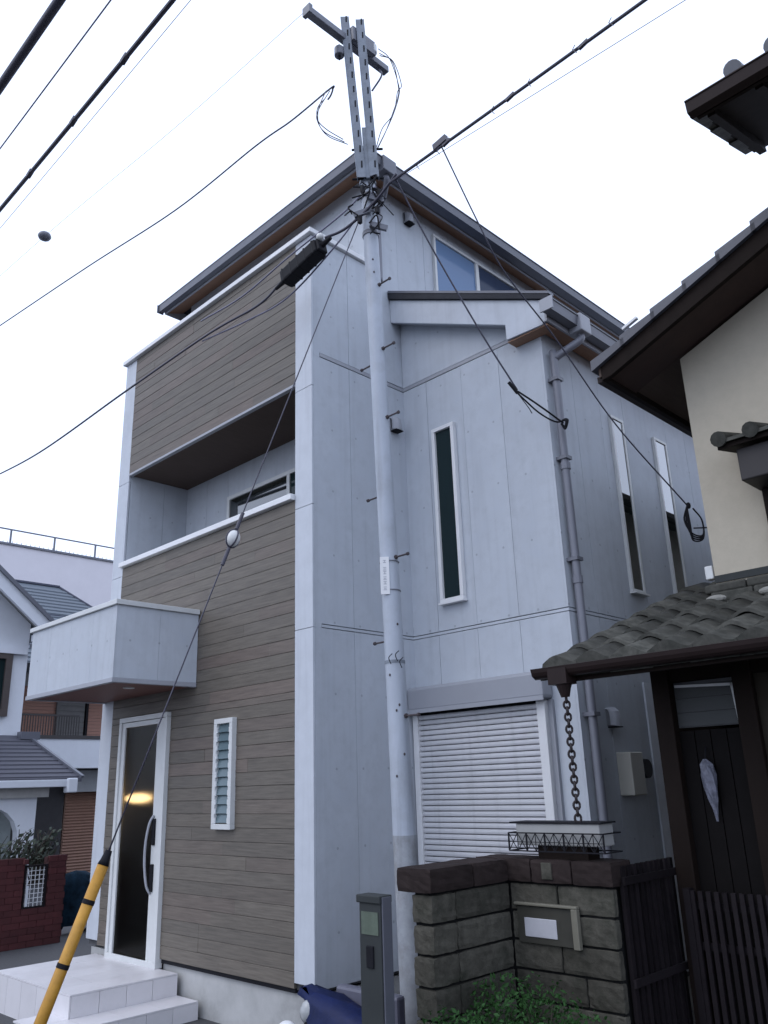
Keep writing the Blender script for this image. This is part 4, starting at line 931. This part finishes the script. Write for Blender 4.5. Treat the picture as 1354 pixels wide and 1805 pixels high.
# upper roof wing
UR = MB()
def uz(y): return 5.93 + 0.30*(y-4.45)
UR.prism([(4.47, uz(4.47)-0.03), (5.5, uz(5.5)-0.03), (5.5, uz(5.5)-0.09), (4.47, uz(4.47)-0.09)], 'x', -1.47, 0.2)
U = part(UR, 'upper_roof', DWOOD, CH)
for k in range(3):
    y = 4.47 + k*0.33
    part(MB().hexa([(-1.52, y, uz(y)-0.10), (-1.44, y, uz(y)-0.10), (-1.44, y+0.335, uz(y+0.3)-0.075), (-1.52, y+0.335, uz(y+0.3)-0.075)],
                   [(-1.52, y, uz(y)+0.03), (-1.30, y, uz(y)+0.03), (-1.30, y+0.335, uz(y+0.3)+0.02), (-1.52, y+0.335, uz(y+0.3)+0.02)]), 'verge_tile', KTILE, U)
m = MB(); m.prism([(q[0], q[1]) for q in gutter_prof(-1, 4.45, 5.80, 0.8)], 'x', -1.5, 0.2); part(m, 'gutter', DGUT, U)
part(MB().box(-1.47, 4.45, 5.79, 0.2, 4.475, 5.92), 'eave_board', DWOOD, U)
for k in range(5):
    x = -1.20 + k*0.245
    part(MB().tube([(x, 4.40, 5.945), (x, 5.45, 6.27)], 0.055, 14), 'cover_tile', mat('pale_end_tile', (0.14, 0.145, 0.16), 0.5, 0.15) if k == 0 else bpy.data.materials['pale_end_tile'], U)
for k in range(5):
    x = -1.40 + k*0.3; part(MB().beam((x, 4.50, uz(4.5)-0.12), (x, 5.45, uz(5.45)-0.12), 0.05, 0.06), 'rafter', DWOOD, U)
part(MB().box(-0.72, 5.15, 5.5, 0.2, 6.4, 6.08), 'upper_wall', CREAM, CH)

# ------------------------------------------------------------------ left background
# red brick wall with grille
RW = thing('brick_wall', 'low dark red brick garden wall with a grille opening at the left edge', 'wall', (-11.8, 5.0, 0))
RED = mat('red_brick', (0.075, 0.017, 0.018), 0.85, 0.2, 12, rnd=0.15)
brk = mesh_of(MB().box(-0.03, -0.107, -0.0365, 0.03, 0.107, 0.0365), 'brick', RED)
part(MB().box(-11.78, 2.5, 0, -11.65, 4.93, 1.05), 'wall_core', mat('brick_joint', (0.06, 0.022, 0.022), 0.9), RW)
part(MB().box(-11.78, 5.25, 0, -11.65, 5.50, 1.06), 'wall_core', bpy.data.materials['brick_joint'], RW); part(MB().box(-11.78, 4.93, 0, -11.65, 5.25, 0.44), 'wall_core', bpy.data.materials['brick_joint'], RW)
for r in range(14):
    z = 0.04 + r*0.077
    y = 4.05 - (0.11 if r % 2 else 0)
    while y < 5.60:
        spans = [(4.0, 4.93), (5.25, 5.50)] if z > 0.44 else [(4.0, 5.50)]
        for p_, q_ in spans:
            lo_, hi_ = max(y-.107, p_), min(y+.107, q_)
            if hi_-lo_ > 0.03: inst(brk, 'brick', RW, (-11.66, (lo_+hi_)/2, z), None, (1, (hi_-lo_)/.214, 1))
        y += 0.22
gr = part(frame_mb('x', -11.66, 4.94, 5.24, 0.46, 0.98, 0.02, 0.03, 0.03), 'grille', IRON, RW)
m = MB()
for k in range(5): m.box(-11.665, 4.98+k*0.055, 0.48, -11.655, 4.988+k*0.055, 0.96)
for k in range(8): m.box(-11.668, 4.96, 0.52+k*0.055, -11.658, 5.22, 0.528+k*0.055)
part(m, 'grille_bar', WHITE, gr)
part(MB().box(-11.82, 4.9, 1.0, -11.58, 4.955, 1.06), 'cap_brick', RED, RW)
solo(MB().box(-12.3, 4.98, 0, -12.22, 5.22, 0.95), 'white_sheet', mat('pale_blue_sheet', (0.38, 0.42, 0.48), 0.7, 0.3, 9), 'pale panel standing behind the brick wall grille', 'panel')
# plants above the wall
def twigs(name, label, c, n, h, seed, sp):
    random.seed(seed); t = thing(name, label, 'plant', c); m = MB(); l = MB()
    for k in range(n):
        b_ = Vector(c) + Vector((random.uniform(-.1, .1), random.uniform(-sp, sp)*0.4, 0)); e_ = Vector(c) + Vector((random.uniform(-.25, .25), random.uniform(-sp, sp), h*random.uniform(.6, 1)))
        m.tube(spline([b_, b_.lerp(e_, .5)+Vector((0, random.uniform(-.06, .06), .1)), e_], 4), 0.010, 4, 0.004)
        for q in range(9):
            p = b_.lerp(e_, random.uniform(.45, 1)) + Vector((random.uniform(-.07, .07), random.uniform(-.07, .07), random.uniform(-.06, .06)))
            d = Vector((random.uniform(-1, 1), random.uniform(-1, 1), random.uniform(-1, 1))).normalized(); s_ = d.orthogonal(); u_ = d.cross(s_); L_ = random.uniform(.02, .045)
            l.add([p-s_*L_, p+u_*L_*.5, p+s_*L_, p-u_*L_*.5], [(0, 1, 2, 3)])
    part(m, 'stem', TWIG, t); part(l, 'foliage', mat(name+'_leaf', (0.05, 0.065, 0.045), 0.7, 0.4, 10), t)
twigs('garden_plant', 'bare twiggy plant above the left end of the brick wall', (-12.0, 4.75, 0.7), 22, 0.75, 5, 0.35)
twigs('leafy_plant', 'dark leafy plant over the right end of the brick wall', (-12.0, 5.25, 0.7), 30, 0.75, 6, 0.28)
random.seed(7)
# blue covered bicycle
bt = MB(); ringp = []
for i, (y, hw, h) in enumerate(((5.62, .05, .62), (5.72, .12, .78), (5.90, .15, .82), (6.05, .14, .80), (6.25, .10, .70))):
    for k in range(7):
        a = math.pi*k/6; ringp.append((-12.2-math.cos(a)*hw+.015*math.sin(k*4+i), y+.02*math.sin(k*3), 0.12+(h-.12)*math.sin(a)**.5))
bt.add(ringp, [(i*7+k, i*7+k+1, (i+1)*7+k+1, (i+1)*7+k) for i in range(4) for k in range(6)])
bb = solo(bt, 'covered_bicycle', mat('teal_sheet', (0.008, 0.022, 0.038), 0.8, 0.7, 9, bump=0.9, spec=0.1), 'bicycle under a dark teal sheet beside the red brick wall', 'bicycle', smooth=True)
for y in (5.66, 6.1): part(MB().tube([(-12.2, y+.12*math.cos(2*math.pi*k/14), 0.16+.14*math.sin(2*math.pi*k/14)) for k in range(15)], 0.02, 6, caps=False), 'wheel', BLK, bb)
part(MB().tube([(-12.2, 5.66, .7), (-12.2, 5.63, .98), (-12.05, 5.6, 1.0)], 0.012, 6), 'handlebar', BLK, bb)

# white gabled house
WH = thing('white_house', 'white house with steep white verge and arched porch at the left edge', 'house', (-17.5, 5, 0))
WR = mat('white_render', (0.68, 0.70, 0.74), 0.85, 0.04, 6)
SHG = mat('grey_shingle', (0.105, 0.125, 0.15), 0.7, 0.12, 5, (1, 1, 30), bump=0.2)
SHP_ = mat('purple_grey_shingle', (0.085, 0.085, 0.105), 0.7, 0.12, 5, (1, 1, 40), bump=0.2)
m = MB(); m.prism([(0.2, 0), (6.45, 0), (6.45, 5.0), (3.6, 7.35), (0.2, 4.6)], 'x', -19.5, -16.0); part(m, 'wall', WR, WH)
def gy(y): return 5.70 - 0.815*(y-5.78)
m = MB(); m.prism([(3.6, gy(3.6)+.05), (6.82, gy(6.82)+.05), (6.82, gy(6.82)-.06), (3.6, gy(3.6)-.06)], 'x', -19.6, -15.55); part(m, 'roof', SHG, WH)
m = MB(); m.prism([(3.6, gy(3.6)-.005), (6.80, gy(6.80)-.005), (6.80, gy(6.80)-.25), (6.62, gy(6.62)-.30), (3.6, gy(3.6)-.30)], 'x', -15.62, -15.54); part(m, 'vergeboard', WR, WH)
part(MB().beam((-15.53, 3.6, gy(3.6)+.03), (-15.53, 6.83, gy(6.83)+.03), .08, .07), 'verge_strip', GUT, WH)
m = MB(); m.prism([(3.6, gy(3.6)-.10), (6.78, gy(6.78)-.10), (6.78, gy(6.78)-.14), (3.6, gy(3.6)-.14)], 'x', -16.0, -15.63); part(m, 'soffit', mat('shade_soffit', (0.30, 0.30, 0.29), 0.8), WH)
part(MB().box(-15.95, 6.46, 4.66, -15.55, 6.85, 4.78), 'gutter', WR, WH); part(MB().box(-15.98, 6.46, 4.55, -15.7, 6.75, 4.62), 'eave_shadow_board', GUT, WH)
part(MB().box(-15.99, 2, 4.40, -15.9, 6.40, 4.50), 'string_course', WR, WH)
W = part(frame_mb('x', -16.0, 4.8, 6.15, 3.25, 4.42, 0.12, 0.08, 0.0), 'window', mat('brown_frame', (0.07, 0.055, 0.05), 0.6), WH); part(MB().box(-15.98, 4.92, 3.37, -15.97, 6.03, 4.30), 'pane', GLS, W)
# porch of the white house
m = MB(); m.add([(-14.6, 3.0, 2.12), (-14.6, 7.05, 2.12), (-16.0, 6.55, 2.92), (-16.0, 3.0, 2.92), (-16.0, 7.05, 2.12), (-14.6, 3.0, 2.06), (-14.6, 7.05, 2.06), (-16.0, 7.05, 2.06), (-16.0, 3.0, 2.06)],
             [(0, 1, 2, 3), (1, 4, 2), (5, 8, 7, 6), (0, 5, 6, 1), (1, 6, 7, 4)]); part(m, 'porch_roof', SHP_, WH)
m = MB()
for k in range(1, 11):
    t = k/11; x = -16.0+1.4*t; z = 2.92-.8*t; y1 = 6.55+.5*t
    m.hexa([(x, 3.0, z+.002), (x+.10, 3.0, z-.056), (x+.10, y1, z-.056), (x, y1, z+.002)], [(x, 3.0, z+.004), (x+.10, 3.0, z-.036), (x+.10, y1, z-.036), (x, y1, z+.004)])
part(m, 'shingle_course', SHP_, WH)['kind'] = 'stuff'
part(MB().beam((-16.0, 6.56, 2.94), (-14.6, 7.06, 2.14), .07, .05), 'hip_cap', GUT, WH)
part(MB().box(-16.02, 6.4, 2.84, -15.8, 6.75, 2.98), 'hip_end', GUT, WH)
part(MB().box(-14.68, 3.0, 1.98, -14.58, 6.95, 2.10), 'porch_gutter', WR, WH, bev=0.01); part(MB().box(-14.72, 6.78, 1.88, -14.52, 6.95, 2.12), 'gutter_hopper', WR, WH, bev=0.02)
part(MB().box(-14.95, 3.0, 1.82, -14.75, 6.55, 1.99), 'porch_fascia', mat('cream_fascia', (0.42, 0.41, 0.39), 0.8), WH)
m = MB(); arch = [(6.10, 0.0), (6.10, 1.2)] + [(5.55+0.55*math.cos(a), 1.2+0.5*math.sin(a)) for a in [R(q) for q in range(10, 171, 20)]] + [(5.0, 1.2), (5.0, 0), (4.4, 0), (4.4, 1.82), (6.38, 1.82), (6.38, 0)]
m.prism(arch, 'x', -15.0, -14.82); part(m, 'porch_arch', WR, WH)
part(MB().box(-15.9, 4.4, 0, -15.8, 6.38, 1.8), 'porch_back', mat('mint_wall', (0.33, 0.37, 0.37), 0.8, 0.2, 5), WH)
# house with balcony and grey roof
BH = thing('balcony_house', 'house behind with orange sided upper floor, white balcony band and grey shingle roof', 'house', (-21, 9, 0))
ORG = mat('orange_siding', (0.36, 0.19, 0.14), 0.7, 0.08, 4, (1, 1, 16))
part(MB().box(-24.5, 4, 0, -20.0, 10.9, 5.3), 'wall', mat('beige_wall', (0.36, 0.35, 0.33), 0.9, 0.06), BH)
n_ = 0; z = 3.16
while z < 4.3:
    part(MB().box(-20.0, 7.5, z, -19.97, 10.9, z+.072), 'siding_board', ORG, BH); z += .078
part(MB().box(-19.97, 8.85, 3.1, -19.92, 9.55, 4.4), 'shutter', mat('grey_shutter', (0.13, 0.125, 0.12), 0.6), BH)
for k in range(9): part(MB().box(-19.92, 8.85, 3.15+k*.125, -19.905, 9.55, 3.24+k*.125), 'shutter_slat', bpy.data.materials['grey_shutter'], BH)
part(MB().box(-19.97, 9.58, 3.1, -19.88, 9.64, 4.4), 'downpipe', BLK, BH)
part(MB().box(-20.0, 7.5, 2.42, -19.0, 10.9, 3.06), 'balcony', WR, BH)
part(MB().box(-19.05, 7.5, 3.062, -18.97, 10.9, 3.14), 'balcony_cap', mat('cap_brown', (0.045, 0.04, 0.04), 0.6), BH)
m = MB(); m.box(-19.03, 7.5, 3.56, -18.99, 9.0, 3.60)
for k in range(26): m.box(-19.02, 7.5+k*.06, 3.14, -19.0, 7.515+k*.06, 3.56)
part(m, 'railing', bpy.data.materials['cap_brown'], BH)
part(MB().box(-20.0, 9.2, 1.9, -19.6, 10.9, 2.38), 'fascia_panel', mat('grey_panel', (0.33, 0.34, 0.35), 0.8, 0.1), BH)
RSH = mat('orange_shutter', (0.24, 0.135, 0.095), 0.6, 0.08)
part(MB().box(-19.98, 9.25, 0, -19.93, 10.9, 1.9), 'garage_shutter', RSH, BH); ssm = mesh_of(MB().prism([(-19.93-(-19.93), -.03), (.02, 0), (0, .03)], 'y', -0.8, 0.8), 'slat', RSH)
m = MB()
for k in range(28): m.prism([(-19.93, .05+k*.066), (-19.905, .083+k*.066), (-19.93, .114+k*.066)], 'y', 9.27, 10.88) if False else m.add([(-19.93, 9.27, .05+k*.066), (-19.93, 10.88, .05+k*.066), (-19.905, 10.88, .083+k*.066), (-19.905, 9.27, .083+k*.066), (-19.93, 10.88, .114+k*.066), (-19.93, 9.27, .114+k*.066)], [(0, 1, 2, 3), (3, 2, 4, 5)])
part(m, 'shutter_rib', RSH, BH)
part(MB().box(-19.98, 7.5, 0, -19.90, 9.2, 2.4), 'dark_entry', mat('entry_dark', (0.035, 0.033, 0.035), 0.8), BH)
m = MB(); m.add([(-18.45, 2.0, 4.64), (-18.45, 11.92, 4.64), (-22.2, 9.62, 7.33), (-22.2, 2.0, 7.33), (-25.95, 11.92, 4.64), (-25.95, 2.0, 4.64)], [(0, 1, 2, 3), (1, 4, 2), (3, 2, 4, 5), (0, 5, 4, 1)]); part(m, 'roof', SHG, BH)
m = MB(); m.beam((-22.2, 2.0, 7.35), (-22.2, 9.62, 7.35), .10, .05); m.beam((-22.2, 9.62, 7.35), (-18.45, 11.92, 4.66), .08, .04); m.beam((-20.6, 2.0, 6.20), (-20.6, 10.6, 6.20), .04, .03); part(m, 'ridge_cap', mat('ridge_navy', (0.05, 0.055, 0.085), 0.6), BH)
m = MB()
for k in range(1, 22):
    t = k/22; x = -22.2+3.75*t; z = 7.33-2.69*t
    m.hexa([(x, 2.0, z+.002), (x+.15, 2.0, z-.106), (x+.15, 9.62+2.3*t, z-.106), (x, 9.62+2.3*t, z+.002)], [(x, 2.0, z+.006), (x+.15, 2.0, z-.075), (x+.15, 9.62+2.3*t, z-.075), (x, 9.62+2.3*t, z+.006)])
part(m, 'shingle_course', SHG, BH)['kind'] = 'stuff'
# apartment block with roof railing
AB = thing('apartment_block', 'tall plain pale building with a roof railing in the left distance', 'building', (-30, 14, 0))
part(MB().box(-38, 2, 0, -26.0, 18, 9.40), 'wall', mat('pale_pink_wall', (0.66, 0.63, 0.655), 0.85, 0.04, 2), AB)
part(MB().box(-38, 1.95, 9.402, -25.95, 18.05, 9.47), 'roof_edge', GUT, AB)
RL = part(MB().beam((-26.05, 2, 9.93), (-26.05, 18, 9.93), .04, .04), 'roof_railing', GUT, AB)
for k in range(12): part(MB().box(-26.075, 2.0+k*1.42+.45, 9.47, -26.025, 2.05+k*1.42+.45, 9.92), 'railing_post', GUT, RL)
m = MB()
for k in range(110): m.box(-26.06, 2.1+k*.145, 9.47, -26.045, 2.112+k*.145, 9.56)
part(m, 'spike_strip', GUT, AB)

for o in COL.objects:
    stem = o.name.split('.')[0]
    gname = {'overhead_cable': 'overhead cables crossing the sky', 'telephone_cable': 'telephone cables left of the pole', 'drop_wire': 'drop wires to the houses'}.get(stem)
    if gname: o['group'] = gname
